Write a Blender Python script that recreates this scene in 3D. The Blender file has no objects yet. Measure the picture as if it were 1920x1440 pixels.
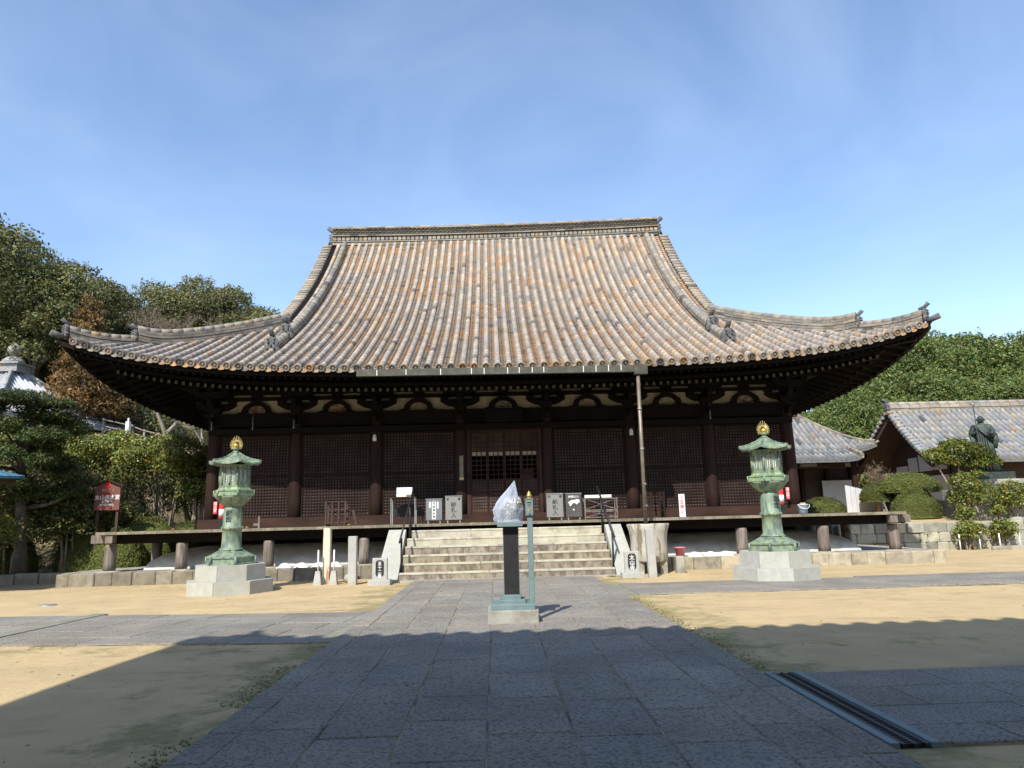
import bpy, math, random
import numpy as np
from mathutils import Matrix, Vector
C = bpy.context
col = C.scene.collection
R = math.radians
rnd = random.Random(7)

# ---------------------------------------------------------------- camera
cam_d = bpy.data.cameras.new("camera"); cam = bpy.data.objects.new("camera", cam_d); col.objects.link(cam)
r_ = Vector((0.99942753, -0.02198504, -0.02571502)); u_ = Vector((0.02114017, -0.18760566, 0.98201691)); f_ = Vector((0.02641396, 0.98199836, 0.18703349))
EYE = Vector((-0.23, 0.0, 1.45))
cam.matrix_world = Matrix(((r_.x, u_.x, -f_.x, EYE.x), (r_.y, u_.y, -f_.y, EYE.y), (r_.z, u_.z, -f_.z, EYE.z), (0, 0, 0, 1)))
cam_d.sensor_width = 36.0; cam_d.lens = 36.0 * 1340 / 1920
cam_d.clip_end = 3000; cam_d.clip_start = 0.05
C.scene.camera = cam

# ---------------------------------------------------------------- sky, sun, exposure
SUN_EL = R(44.7); SUN_AZ = R(22.5)      # azimuth: shadows run towards +Y, turned 22.5 degrees to +X
w = bpy.data.worlds.new("World"); C.scene.world = w; w.use_nodes = True
nt = w.node_tree; nt.nodes.clear()
N = nt.nodes.new; L = nt.links.new
out = N('ShaderNodeOutputWorld'); bg = N('ShaderNodeBackground'); sky = N('ShaderNodeTexSky')
sky.sky_type = 'NISHITA'; sky.sun_disc = False; sky.sun_elevation = SUN_EL; sky.sun_rotation = R(180) + SUN_AZ
sky.air_density = 1.0; sky.dust_density = 0.6; sky.ozone_density = 2.0; sky.altitude = 50
tc = N('ShaderNodeTexCoord'); mp = N('ShaderNodeMapping'); mp.inputs['Scale'].default_value = (1.5, 1.5, 2.6); mp.inputs['Rotation'].default_value = (0.5, 0.6, 0.3)
n1 = N('ShaderNodeTexNoise'); n1.inputs['Scale'].default_value = 1.3; n1.inputs['Detail'].default_value = 6; n1.inputs['Roughness'].default_value = .5; n1.inputs['Distortion'].default_value = 1.4
rp = N('ShaderNodeValToRGB'); rp.color_ramp.elements[0].position = .30; rp.color_ramp.elements[1].position = .85
mx = N('ShaderNodeMix'); mx.data_type = 'RGBA'
ml = N('ShaderNodeMath'); ml.operation = 'MULTIPLY'; ml.inputs[1].default_value = .15
L(tc.outputs['Generated'], mp.inputs['Vector']); L(mp.outputs['Vector'], n1.inputs['Vector']); L(n1.outputs['Fac'], rp.inputs['Fac'])
L(rp.outputs['Color'], ml.inputs[0]); L(ml.outputs[0], mx.inputs['Factor'])
hs = N('ShaderNodeHueSaturation'); hs.inputs['Saturation'].default_value = 1.0; hs.inputs['Value'].default_value = 1.04
tn = N('ShaderNodeMix'); tn.data_type = 'RGBA'; tn.blend_type = 'MULTIPLY'; tn.inputs['Factor'].default_value = 1; tn.inputs['B'].default_value = (1.07, 1.095, 1.13, 1)
L(sky.outputs['Color'], hs.inputs['Color']); L(hs.outputs['Color'], tn.inputs['A']); L(tn.outputs['Result'], mx.inputs['A']); mx.inputs['B'].default_value = (7.2, 8.0, 9.2, 1)
L(mx.outputs['Result'], bg.inputs['Color']); bg.inputs['Strength'].default_value = 0.128
L(bg.outputs['Background'], out.inputs['Surface'])
sd = bpy.data.lights.new("sun", 'SUN'); sd.energy = 3.9; sd.angle = R(0.53); sd.color = (1.0, .95, .86)
sun = bpy.data.objects.new("sun", sd); col.objects.link(sun)
sdir = Vector((math.sin(SUN_AZ) * math.cos(SUN_EL), math.cos(SUN_AZ) * math.cos(SUN_EL), -math.sin(SUN_EL)))
sun.rotation_euler = sdir.to_track_quat('-Z', 'Y').to_euler(); sun.location = (-10, -20, 40)
vs = C.scene.view_settings; vs.view_transform = 'Standard'; vs.look = 'None'; vs.gamma = 1; vs.exposure = 0.75

# ---------------------------------------------------------------- helpers
def wloc(o):
    v = Vector((0, 0, 0))
    while o is not None:
        v += o.location; o = o.parent
    return v

class MB:
    def __init__(s):
        s.v = []; s.f = []; s.c = []; s.sm = []; s.T = None; s.col = (1, 1, 1); s.smooth = False
    def addv(s, pts):
        b = len(s.v)
        if s.T is not None:
            s.v.extend([tuple(s.T @ Vector(p)) for p in pts])
        else:
            s.v.extend([tuple(p) for p in pts])
        return b
    def face(s, idx):
        s.f.append(tuple(idx)); s.c.append(s.col); s.sm.append(s.smooth)
    def poly(s, pts):
        b = s.addv(pts); s.face(range(b, b + len(pts)))
    def box(s, x0, x1, y0, y1, z0, z1, top=0.0):
        # top: inset of the upper face (a tapered block)
        t = top
        b = s.addv([(x0, y0, z0), (x1, y0, z0), (x1, y1, z0), (x0, y1, z0), (x0 + t, y0 + t, z1), (x1 - t, y0 + t, z1), (x1 - t, y1 - t, z1), (x0 + t, y1 - t, z1)])
        for q in ((0, 3, 2, 1), (4, 5, 6, 7), (0, 1, 5, 4), (1, 2, 6, 5), (2, 3, 7, 6), (3, 0, 4, 7)):
            s.face([b + i for i in q])
    def bbox(s, x0, x1, y0, y1, z0, z1, e=.01):
        # box with chamfered top and vertical front edges
        e = min(e, (x1 - x0) * .3, (y1 - y0) * .3, (z1 - z0) * .4)
        def ring(i, z): return [(x0 + i, y0 + i * 0, z), (x1 - i, y0 + i * 0, z), (x1, y0 + e, z), (x1, y1 - e, z), (x1 - e, y1, z), (x0 + e, y1, z), (x0, y1 - e, z), (x0, y0 + e, z)]
        a = ring(e, z0); bq = ring(e, z1 - e)
        cx, cy = (x0 + x1) / 2, (y0 + y1) / 2
        c = [(p[0] + (e if p[0] < cx else -e), p[1] + (e if p[1] < cy else -e), z1) for p in bq]
        b = s.addv(a + bq + c)
        for k in range(8):
            j = (k + 1) % 8
            s.face((b + k, b + j, b + 8 + j, b + 8 + k)); s.face((b + 8 + k, b + 8 + j, b + 16 + j, b + 16 + k))
        s.face([b + 16 + k for k in range(8)])
    def tube(s, pts, rad, n=8, cap=True, a0=0.0, squash=1.0):
        if not isinstance(rad, (list, tuple)): rad = [rad] * len(pts)
        P = [Vector(p) for p in pts]; rings = []; prev = None
        for i, p in enumerate(P):
            t = (P[min(i + 1, len(P) - 1)] - P[max(i - 1, 0)])
            if t.length < 1e-9: t = Vector((0, 0, 1))
            t.normalize()
            if prev is None:
                ref = Vector((0, 0, 1)) if abs(t.z) < .95 else Vector((1, 0, 0))
                x = t.cross(ref).normalized()
            else:
                x = (prev - t * prev.dot(t))
                x = x.normalized() if x.length > 1e-6 else t.orthogonal().normalized()
            prev = x; y = t.cross(x)
            rings.append(s.addv([p + (x * math.cos(a0 + 2 * math.pi * k / n) + y * squash * math.sin(a0 + 2 * math.pi * k / n)) * rad[i] for k in range(n)]))
        sm = s.smooth; s.smooth = True if n > 5 else sm
        for i in range(len(rings) - 1):
            a, b = rings[i], rings[i + 1]
            for k in range(n):
                j = (k + 1) % n
                s.face((a + k, a + j, b + j, b + k))
        s.smooth = sm
        if cap:
            s.face([rings[0] + k for k in range(n)][::-1]); s.face([rings[-1] + k for k in range(n)])
    def lathe(s, prof, cx, cy, n=16, a0=0.0, smooth=None):
        rings = [s.addv([(cx + r * math.cos(a0 + 2 * math.pi * k / n), cy + r * math.sin(a0 + 2 * math.pi * k / n), z) for k in range(n)]) for r, z in prof]
        sm = s.smooth; s.smooth = (n > 8) if smooth is None else smooth
        for i in range(len(rings) - 1):
            a, b = rings[i], rings[i + 1]
            for k in range(n):
                j = (k + 1) % n; s.face((a + k, a + j, b + j, b + k))
        s.smooth = sm
        s.face([rings[0] + k for k in range(n)][::-1]); s.face([rings[-1] + k for k in range(n)])
    def prism(s, pts, y0, y1):
        # polygon in XZ extruded along Y (front face at y0)
        n = len(pts)
        b = s.addv([(x, y0, z) for x, z in pts] + [(x, y1, z) for x, z in pts])
        s.face(range(b, b + n)); s.face([b + n + k for k in range(n)][::-1])
        for k in range(n):
            j = (k + 1) % n; s.face((b + j, b + k, b + n + k, b + n + j))
    def prismx(s, pts, x0, x1):
        # polygon in YZ extruded along X
        n = len(pts)
        b = s.addv([(x0, y, z) for y, z in pts] + [(x1, y, z) for y, z in pts])
        s.face(range(b, b + n)); s.face([b + n + k for k in range(n)][::-1])
        for k in range(n):
            j = (k + 1) % n; s.face((b + j, b + k, b + n + k, b + n + j))
    def grid(s, fn, nu, nv):
        b = s.addv([fn(i / nu, j / nv) for j in range(nv + 1) for i in range(nu + 1)])
        for j in range(nv):
            for i in range(nu):
                a = b + j * (nu + 1) + i
                s.face((a, a + 1, a + nu + 2, a + nu + 1))
    def ball(s, c, r, n=10, m=6, sz=1.0):
        prof = [(max(r * math.sin(math.pi * k / m), 1e-4), c[2] - r * sz * math.cos(math.pi * k / m)) for k in range(m + 1)]
        s.lathe(prof, c[0], c[1], n, smooth=True)
    def build(s, name, mat, parent=None):
        me = bpy.data.meshes.new(name)
        off = wloc(parent) if parent is not None else Vector((0, 0, 0))
        v = np.array(s.v, dtype=np.float64).reshape(-1, 3) - np.array(off)
        me.from_pydata(v.tolist(), [], s.f)
        me.polygons.foreach_set('use_smooth', s.sm)
        at = me.attributes.new('Col', 'FLOAT_COLOR', 'FACE')
        arr = np.ones((len(s.f), 4), dtype=np.float32); arr[:, :3] = np.array(s.c, dtype=np.float32)
        at.data.foreach_set('color', arr.ravel())
        me.materials.append(mat); me.update()
        o = bpy.data.objects.new(name, me); col.objects.link(o)
        if parent is not None: o.parent = parent
        return o

def tag(o, label, cat, group=None):
    o['label'] = label; o['category'] = cat
    if group: o['group'] = group
    return o
def thing(name, label, cat, loc=(0, 0, 0), group=None):
    o = bpy.data.objects.new(name, None); col.objects.link(o); o.location = loc; o.empty_display_size = .3
    return tag(o, label, cat, group)
def struct(o, kind='structure', label=None):
    o['kind'] = kind
    if label: o['label'] = label
    return o
def one(mb, name, mat, base, label, cat, group=None):
    """a thing that is one mesh, its origin at its base"""
    o = mb.build(name, mat)
    me = o.data; n = len(me.vertices); a = np.empty(n * 3); me.vertices.foreach_get('co', a)
    a = a.reshape(-1, 3) - np.array(base); me.vertices.foreach_set('co', a.ravel()); me.update(); o.location = base
    return tag(o, label, cat, group)
def copy_tree(o, loc, label, parent=None):
    c = o.copy(); col.objects.link(c)
    if parent is None: c.location = loc; c['label'] = label
    else: c.parent = parent
    for ch in list(o.children): copy_tree(ch, None, None, c)
    return c

# ---------------------------------------------------------------- materials
def mat(name, c1, c2=None, scale=6, rough=.8, bump=0.0, bscale=40, metal=0.0, attr=False, stain=None, sscale=1.5, sfac=.5, detail=6, vec=(1, 1, 1), spec=.3, trans=0.0, spot=None, spots=120, spotfac=.5, lo=.35, hi=.65, slo=.5, shi=.62):
    m = bpy.data.materials.new(name); m.use_nodes = True
    t = m.node_tree; nd = t.nodes; ln = t.links.new
    p = nd['Principled BSDF']; p.inputs['Roughness'].default_value = rough; p.inputs['Metallic'].default_value = metal
    p.inputs['Specular IOR Level'].default_value = spec
    tcn = nd.new('ShaderNodeTexCoord'); mpn = nd.new('ShaderNodeMapping'); mpn.inputs['Scale'].default_value = vec
    ln(tcn.outputs['Object'], mpn.inputs['Vector'])
    def noise(sc, dt=detail, rg=.6):
        n = nd.new('ShaderNodeTexNoise'); n.inputs['Scale'].default_value = sc; n.inputs['Detail'].default_value = dt; n.inputs['Roughness'].default_value = rg
        ln(mpn.outputs['Vector'], n.inputs['Vector']); return n.outputs['Fac']
    def ramp(fac, a, b):
        r = nd.new('ShaderNodeMapRange'); r.inputs['From Min'].default_value = a; r.inputs['From Max'].default_value = b; ln(fac, r.inputs['Value']); return r.outputs['Result']
    def mix(fac, a, b, mode='MIX'):
        q = nd.new('ShaderNodeMix'); q.data_type = 'RGBA'; q.blend_type = mode
        for s_, v_ in (('Factor', fac), ('A', a), ('B', b)):
            if hasattr(v_, 'links'): ln(v_, q.inputs[s_])
            elif isinstance(v_, (int, float)): q.inputs[s_].default_value = v_
            else: q.inputs[s_].default_value = (*v_, 1)
        return q.outputs['Result']
    c = mix(ramp(noise(scale), lo, hi), c1, c2 or tuple(x * .75 for x in c1))
    if stain is not None:
        g = ramp(noise(sscale, 5, .65), slo, shi); mm = nd.new('ShaderNodeMath'); mm.operation = 'MULTIPLY'; ln(g, mm.inputs[0]); mm.inputs[1].default_value = sfac
        c = mix(mm.outputs[0], c, stain)
    if spot is not None:
        g = ramp(noise(spots, 2, .5), .5, .62); mm = nd.new('ShaderNodeMath'); mm.operation = 'MULTIPLY'; ln(g, mm.inputs[0]); mm.inputs[1].default_value = spotfac
        c = mix(mm.outputs[0], c, spot)
    if attr:
        a = nd.new('ShaderNodeAttribute'); a.attribute_name = 'Col'; c = mix(1.0, c, a.outputs['Color'], 'MULTIPLY')
    ln(c, p.inputs['Base Color'])
    if bump > 0:
        b = nd.new('ShaderNodeBump'); b.inputs['Strength'].default_value = bump; b.inputs['Distance'].default_value = .02
        ln(noise(bscale, 5), b.inputs['Height']); ln(b.outputs['Normal'], p.inputs['Normal'])
    if trans > 0:
        ts = nd.new('ShaderNodeBsdfTranslucent'); ms = nd.new('ShaderNodeMixShader'); ms.inputs[0].default_value = trans
        ln(c, ts.inputs['Color']); ln(p.outputs[0], ms.inputs[1]); ln(ts.outputs[0], ms.inputs[2]); ln(ms.outputs[0], nd['Material Output'].inputs['Surface'])
    return m

M = {}
M['tile'] = mat('tile_roll', (.47, .405, .325), (.345, .305, .255), 9, .75, .35, 30, attr=True, stain=(.46, .36, .25), sscale=.55, sfac=.4, spot=(.16, .15, .14), spots=26, spotfac=.5, slo=.47, shi=.63)
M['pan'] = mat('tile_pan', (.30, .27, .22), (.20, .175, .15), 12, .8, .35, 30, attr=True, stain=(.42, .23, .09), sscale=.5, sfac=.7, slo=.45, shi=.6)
M['ridge'] = mat('ridge_tile', (.25, .225, .185), (.15, .14, .12), 10, .75, .4, 30, attr=True, stain=(.24, .225, .18), sscale=1.2, sfac=.4)
M['oni'] = mat('end_tile', (.13, .13, .13), (.07, .07, .07), 14, .7, .5, 40, stain=(.22, .22, .19), sscale=5, sfac=.5)
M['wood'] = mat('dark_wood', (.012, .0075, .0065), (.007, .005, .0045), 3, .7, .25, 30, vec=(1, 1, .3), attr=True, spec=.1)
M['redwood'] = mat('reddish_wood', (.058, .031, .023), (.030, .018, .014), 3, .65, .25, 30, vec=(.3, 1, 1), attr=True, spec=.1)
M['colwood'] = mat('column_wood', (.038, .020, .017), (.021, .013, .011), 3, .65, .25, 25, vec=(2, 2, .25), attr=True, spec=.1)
M['deckwood'] = mat('weathered_deck_wood', (.26, .22, .17), (.15, .13, .10), 3, .85, .4, 30, attr=True, vec=(3, .5, 3), stain=(.16, .17, .10), sscale=2, sfac=.5)
M['postwood'] = mat('weathered_post_wood', (.20, .165, .14), (.10, .08, .068), 5, .85, .5, 20, vec=(3, 3, .35), stain=(.30, .27, .24), sscale=3, sfac=.6)
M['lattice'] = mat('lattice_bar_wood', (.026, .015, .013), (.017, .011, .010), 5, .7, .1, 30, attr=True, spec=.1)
M['backing'] = mat('lattice_backing_board', (.115, .082, .068), (.050, .038, .033), 3, .8, .1, 20, attr=True)
M['plaster'] = mat('aged_plaster', (.42, .38, .29), (.31, .27, .20), 4, .9, .1, 20, stain=(.34, .25, .17), sscale=6, sfac=.5)
M['endpaint'] = mat('rafter_end_paint', (.13, .12, .095), (.06, .055, .045), 9, .9)
M['white'] = mat('white_plaster', (.72, .70, .66), (.52, .50, .46), 2, .9, .3, 8, stain=(.36, .33, .28), sscale=1.6, sfac=.55)
M['granite'] = mat('pale_granite', (.43, .43, .40), (.35, .35, .33), 6, .75, .2, 90, spot=(.25, .25, .24), spots=240, spotfac=.5, attr=True, stain=(.38, .36, .28), sscale=2, sfac=.4)
M['stepstone'] = mat('sandstone_step', (.44, .42, .35), (.33, .32, .275), 4, .85, .4, 40, attr=True, stain=(.20, .16, .13), sscale=2.6, sfac=.55, spot=(.25, .22, .19), spots=60, spotfac=.3)
M['stepdark'] = mat('weathered_step_riser', (.33, .29, .23), (.21, .18, .15), 5, .9, .5, 40, attr=True, stain=(.11, .085, .075), sscale=3.0, sfac=.85, vec=(1.6, 1, .8), slo=.46, shi=.60)
M['pave'] = mat('granite_paving', (.30, .275, .235), (.225, .21, .185), 1.1, .85, 1.0, 34, attr=True, spot=(.085, .082, .078), spots=44, spotfac=.68, stain=(.34, .295, .22), sscale=.9, sfac=.5, spec=.12, slo=.54, shi=.70)
M['joint'] = mat('sandy_joint', (.36, .30, .20), (.09, .08, .06), 2.5, .95, .3, 60)
M['moss'] = mat('mossy_concrete', (.25, .245, .195), (.19, .19, .145), 4, .9, .4, 30, stain=(.15, .17, .09), sscale=3, sfac=.5)
M['podium'] = mat('podium_stone', (.42, .38, .29), (.30, .27, .21), 4, .9, .5, 20, attr=True, stain=(.20, .18, .14), sscale=3, sfac=.6)
M['rock'] = mat('retaining_stone', (.36, .35, .29), (.25, .25, .21), 3, .9, .6, 14, attr=True, stain=(.16, .17, .13), sscale=2, sfac=.6)
M['bronze'] = mat('green_bronze', (.215, .275, .21), (.155, .21, .165), 5, .6, .25, 30, metal=.15, stain=(.31, .37, .17), sscale=3.2, sfac=.7, spot=(.06, .095, .08), spots=8, spotfac=.65, attr=True, vec=(1.4, 1.4, .45))
M['statue'] = mat('statue_bronze', (.050, .064, .058), (.028, .036, .033), 5, .6, .3, 20, metal=.2, stain=(.08, .12, .10), sscale=3, sfac=.6)
M['gold'] = mat('gold', (.75, .50, .11), (.62, .40, .09), 10, .32, 0, metal=.85)
M['dullgold'] = mat('weathered_gold', (.62, .48, .20), (.45, .36, .16), 10, .45, .1, 40, metal=.5)
M['bluemetal'] = mat('blue_grey_paint', (.17, .235, .24), (.14, .20, .205), 5, .5, .1, 40, stain=(.11, .15, .15), sscale=7, sfac=.4)
M['black'] = mat('black_paint', (.018, .018, .02), (.028, .027, .027), 8, .45, .05, 30)
M['steel'] = mat('galvanised_steel', (.36, .37, .36), (.29, .30, .30), 6, .5, .05, 40, metal=.5, spot=(.18, .19, .2), spots=60, spotfac=.4)
M['gutter'] = mat('copper_gutter', (.095, .092, .070), (.065, .063, .050), 3, .55, .1, 20, metal=.25, stain=(.12, .135, .11), sscale=5, sfac=.5)
M['pipe'] = mat('downpipe_copper', (.25, .21, .155), (.17, .14, .105), 4, .45, .05, 20, metal=.35)
M['pale'] = mat('white_paint', (.80, .80, .79), (.72, .72, .71), 6, .6, 0, stain=(.5, .5, .5), sscale=5, sfac=.2)
M['concrete'] = mat('concrete', (.36, .35, .31), (.27, .26, .23), 5, .9, .4, 30, stain=(.19, .17, .12), sscale=3, sfac=.6)
M['red'] = mat('red_paint', (.62, .03, .03), (.5, .03, .03), 5, .45)
M['redink'] = mat('red_ink', (.60, .05, .06), (.55, .05, .06), 5, .7)
M['ink'] = mat('black_ink', (.03, .03, .035), (.03, .03, .035), 5, .8)
M['signwood'] = mat('red_brown_sign_board', (.17, .07, .055), (.14, .06, .045), 3, .7)
M['pink'] = mat('pink_plastic', (.72, .22, .28), (.65, .2, .26), 5, .45)
M['bluepail'] = mat('pale_blue_plastic', (.42, .53, .66), (.38, .48, .6), 5, .45)
M['deadleaf'] = mat('dead_leaf', (.36, .17, .05), (.25, .11, .03), 20, .8)
M['orange'] = mat('orange_plastic', (.85, .36, .12), (.8, .33, .1), 5, .6)
M['rust'] = mat('rusty_white_metal', (.62, .57, .46), (.55, .49, .38), 4, .7, .1, 20, stain=(.34, .14, .05), sscale=3, sfac=.85, vec=(2.5, 2.5, .5), slo=.53, shi=.60)
M['soil'] = mat('brown_soil', (.16, .115, .07), (.10, .075, .048), 2.5, .95, .7, 12, stain=(.10, .12, .04), sscale=1.2, sfac=.5)
M['copperroof'] = mat('blue_copper_roof', (.10, .25, .36), (.075, .19, .28), 3, .45, .05, 10, metal=.2, stain=(.18, .36, .45), sscale=4, sfac=.5)
M['bark'] = mat('bark', (.15, .12, .09), (.09, .07, .055), 5, .95, .8, 14, vec=(2, 2, .5), stain=(.25, .24, .19), sscale=3, sfac=.5)
M['palebark'] = mat('pale_bark', (.30, .26, .20), (.20, .17, .13), 5, .95, .6, 14, vec=(2, 2, .5))
M['greytile'] = mat('silver_grey_tile', (.29, .30, .305), (.20, .21, .22), 8, .6, .3, 30, attr=True, spot=(.40, .34, .22), spots=3, spotfac=.5)
M['shikkui'] = mat('grey_white_wall', (.55, .55, .57), (.49, .49, .51), 2, .9)
M['fence'] = mat('brown_grey_fence', (.30, .25, .22), (.22, .18, .16), 4, .85, .2, 20)
M['hall'] = mat('hall_stained_wood', (.075, .045, .036), (.045, .03, .025), 3, .75, .2, 20)
def leafmat(name, base, tr=.25, rough=.55):
    return mat(name, base, tuple(x * .8 for x in base), .35, rough, 0, attr=True, trans=tr, spec=.35)
M['leaf_dark'] = leafmat('dark_leaves', (.140, .148, .050))
M['leaf_mid'] = leafmat('broad_leaves', (.135, .175, .045))
M['leaf_olive'] = leafmat('olive_leaves', (.165, .165, .062))
M['leaf_orange'] = leafmat('rusty_needles', (.205, .125, .045))
M['leaf_autumn'] = leafmat('autumn_leaves', (.170, .128, .045))
M['leaf_pine'] = leafmat('pine_needles', (.060, .085, .022), .12)
M['leaf_cam'] = leafmat('glossy_leaves', (.165, .185, .042), .2, .35)
M['leaf_hedge'] = leafmat('clipped_leaves', (.125, .145, .032), .15)
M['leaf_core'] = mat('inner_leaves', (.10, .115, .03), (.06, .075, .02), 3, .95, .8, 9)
M['twig'] = mat('dry_twigs', (.22, .17, .11), (.16, .12, .08), 3, .95)

# translucent bag and foil
def bagmat():
    m = bpy.data.materials.new('clear_plastic_bag'); m.use_nodes = True; t = m.node_tree; nd = t.nodes; p = nd['Principled BSDF']
    p.inputs['Base Color'].default_value = (.66, .74, .88, 1); p.inputs['Roughness'].default_value = .3
    tr = nd.new('ShaderNodeBsdfTransparent'); ms = nd.new('ShaderNodeMixShader'); lw = nd.new('ShaderNodeLayerWeight'); lw.inputs['Blend'].default_value = .45
    mr = nd.new('ShaderNodeMapRange'); mr.inputs['To Min'].default_value = .26; mr.inputs['To Max'].default_value = .85
    t.links.new(lw.outputs['Facing'], mr.inputs['Value']); t.links.new(mr.outputs['Result'], ms.inputs[0]); t.links.new(tr.outputs[0], ms.inputs[1]); t.links.new(p.outputs[0], ms.inputs[2])
    t.links.new(ms.outputs[0], nd['Material Output'].inputs['Surface'])
    n = nd.new('ShaderNodeTexNoise'); n.inputs['Scale'].default_value = 14; n.inputs['Distortion'].default_value = 1.5; b = nd.new('ShaderNodeBump'); b.inputs['Strength'].default_value = .8; b.inputs['Distance'].default_value = .02
    t.links.new(n.outputs['Fac'], b.inputs['Height']); t.links.new(b.outputs['Normal'], p.inputs['Normal'])
    return m
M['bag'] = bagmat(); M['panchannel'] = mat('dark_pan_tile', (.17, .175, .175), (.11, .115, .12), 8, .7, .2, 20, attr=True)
M['foil'] = mat('silver_foil', (.52, .50, .46), (.33, .32, .29), 6, .34, .6, 9, metal=.55, vec=(3, 3, 1))

# sandy ground: sand with moss creeping from the edges of the paving (a real growth pattern on the soil)
def sandmat():
    m = bpy.data.materials.new('sandy_ground'); m.use_nodes = True; t = m.node_tree; nd = t.nodes; ln = t.links.new; p = nd['Principled BSDF']
    p.inputs['Roughness'].default_value = .95; p.inputs['Specular IOR Level'].default_value = .1
    g = nd.new('ShaderNodeTexCoord')
    def noise(sc, dt=6, rg=.6, ds=0, vec=None):
        n = nd.new('ShaderNodeTexNoise'); n.inputs['Scale'].default_value = sc; n.inputs['Detail'].default_value = dt; n.inputs['Roughness'].default_value = rg; n.inputs['Distortion'].default_value = ds
        if vec:
            mpn = nd.new('ShaderNodeMapping'); mpn.inputs['Scale'].default_value = vec; ln(g.outputs['Object'], mpn.inputs['Vector']); ln(mpn.outputs['Vector'], n.inputs['Vector'])
        else: ln(g.outputs['Object'], n.inputs['Vector'])
        return n.outputs['Fac']
    def rng(f, a, b, c=0, d=1):
        r = nd.new('ShaderNodeMapRange'); r.inputs[1].default_value = a; r.inputs[2].default_value = b; r.inputs[3].default_value = c; r.inputs[4].default_value = d; ln(f, r.inputs[0]); return r.outputs[0]
    def mth(op, a, b=None):
        q = nd.new('ShaderNodeMath'); q.operation = op
        for i, v in enumerate((a, b)):
            if v is None: continue
            if hasattr(v, 'links'): ln(v, q.inputs[i])
            else: q.inputs[i].default_value = v
        return q.outputs[0]
    def mix(f, a, b):
        q = nd.new('ShaderNodeMix'); q.data_type = 'RGBA'
        for s_, v_ in (('Factor', f), ('A', a), ('B', b)):
            if hasattr(v_, 'links'): ln(v_, q.inputs[s_])
            else: q.inputs[s_].default_value = (*v_, 1)
        return q.outputs['Result']
    sand = mix(rng(noise(.8), .38, .66), (.52, .395, .22), (.43, .33, .19))
    sand = mix(mth('MULTIPLY', rng(noise(160, 3), .55, .7), .5), sand, (.25, .20, .13))
    sand = mix(mth('MULTIPLY', rng(noise(48, 3, .7), .60, .68), .45), sand, (.30, .235, .15))
    sand = mix(mth('MULTIPLY', rng(noise(3.2, 7, .72), .54, .70), .35), sand, (.33, .26, .16))
    sand = mix(mth('MULTIPLY', rng(noise(1.3, 4, .6, 1.5, (.35, 1.6, 1)), .56, .72), .55), sand, (.24, .185, .115))
    # moss closeness to path edges
    sp = nd.new('ShaderNodeSeparateXYZ'); ln(g.outputs['Object'], sp.inputs[0])
    ax = mth('ABSOLUTE', mth('ADD', sp.outputs['X'], .07))
    near = rng(ax, 2.2, 4.0, .30, 0)                       # beside the main path
    w1 = mth('SUBTRACT', sp.outputs['Y'], mth('MULTIPLY', sp.outputs['X'], -.13))
    near2 = rng(mth('ABSOLUTE', mth('SUBTRACT', w1, 8.6)), .0, .9, .22, 0)   # beside the left walkway
    near2 = mth('MULTIPLY', near2, rng(sp.outputs['X'], -1.9, -2.2, 0, 1))
    near3 = rng(mth('ABSOLUTE', mth('SUBTRACT', sp.outputs['Y'], 18.9)), .0, 1.3, .16, 0)
    near4 = mth('MULTIPLY', rng(mth('ABSOLUTE', mth('SUBTRACT', sp.outputs['Y'], 13.3)), .0, .7, .14, 0), rng(sp.outputs['X'], 1.9, 2.2, 0, 1))
    near5 = mth('MULTIPLY', rng(mth('ABSOLUTE', mth('SUBTRACT', sp.outputs['Y'], 8.3)), .0, 1.2, .12, 0), rng(sp.outputs['X'], 1.9, 2.2, 0, 1))
    s_ = mth('ADD', mth('MAXIMUM', mth('MAXIMUM', near, near5), mth('MAXIMUM', near2, mth('MAXIMUM', near3, near4))), mth('ADD', noise(1.5, 8, .7), mth('MULTIPLY', mth('SUBTRACT', noise(9, 6, .7), .5), .35)))
    moss = rng(s_, .66, .80)
    far = rng(sp.outputs['Y'], 21.0, 22.5, 1, 1)
    c = mix(mth('MULTIPLY', moss, .62), sand, mix(rng(noise(14), .4, .6), (.19, .18, .075), (.125, .135, .05)))
    # leaf litter and earth away from the sanded court
    hill = mth('MAXIMUM', mth('MULTIPLY', rng(sp.outputs['Y'], 21.6, 22.2), rng(sp.outputs['X'], -10.6, -11.2)), rng(sp.outputs['Y'], 44, 47))
    earth = mix(rng(noise(.9), .4, .6), (.30, .215, .13), (.10, .095, .045))
    c = mix(hill, c, earth)
    ln(c, p.inputs['Base Color'])
    b = nd.new('ShaderNodeBump'); b.inputs['Strength'].default_value = .55; b.inputs['Distance'].default_value = .02
    ln(mth('ADD', noise(60, 4), mth('MULTIPLY', noise(5, 6, .7), 3.0)), b.inputs['Height']); ln(b.outputs['Normal'], p.inputs['Normal'])
    return m
M['sand'] = sandmat()

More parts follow.
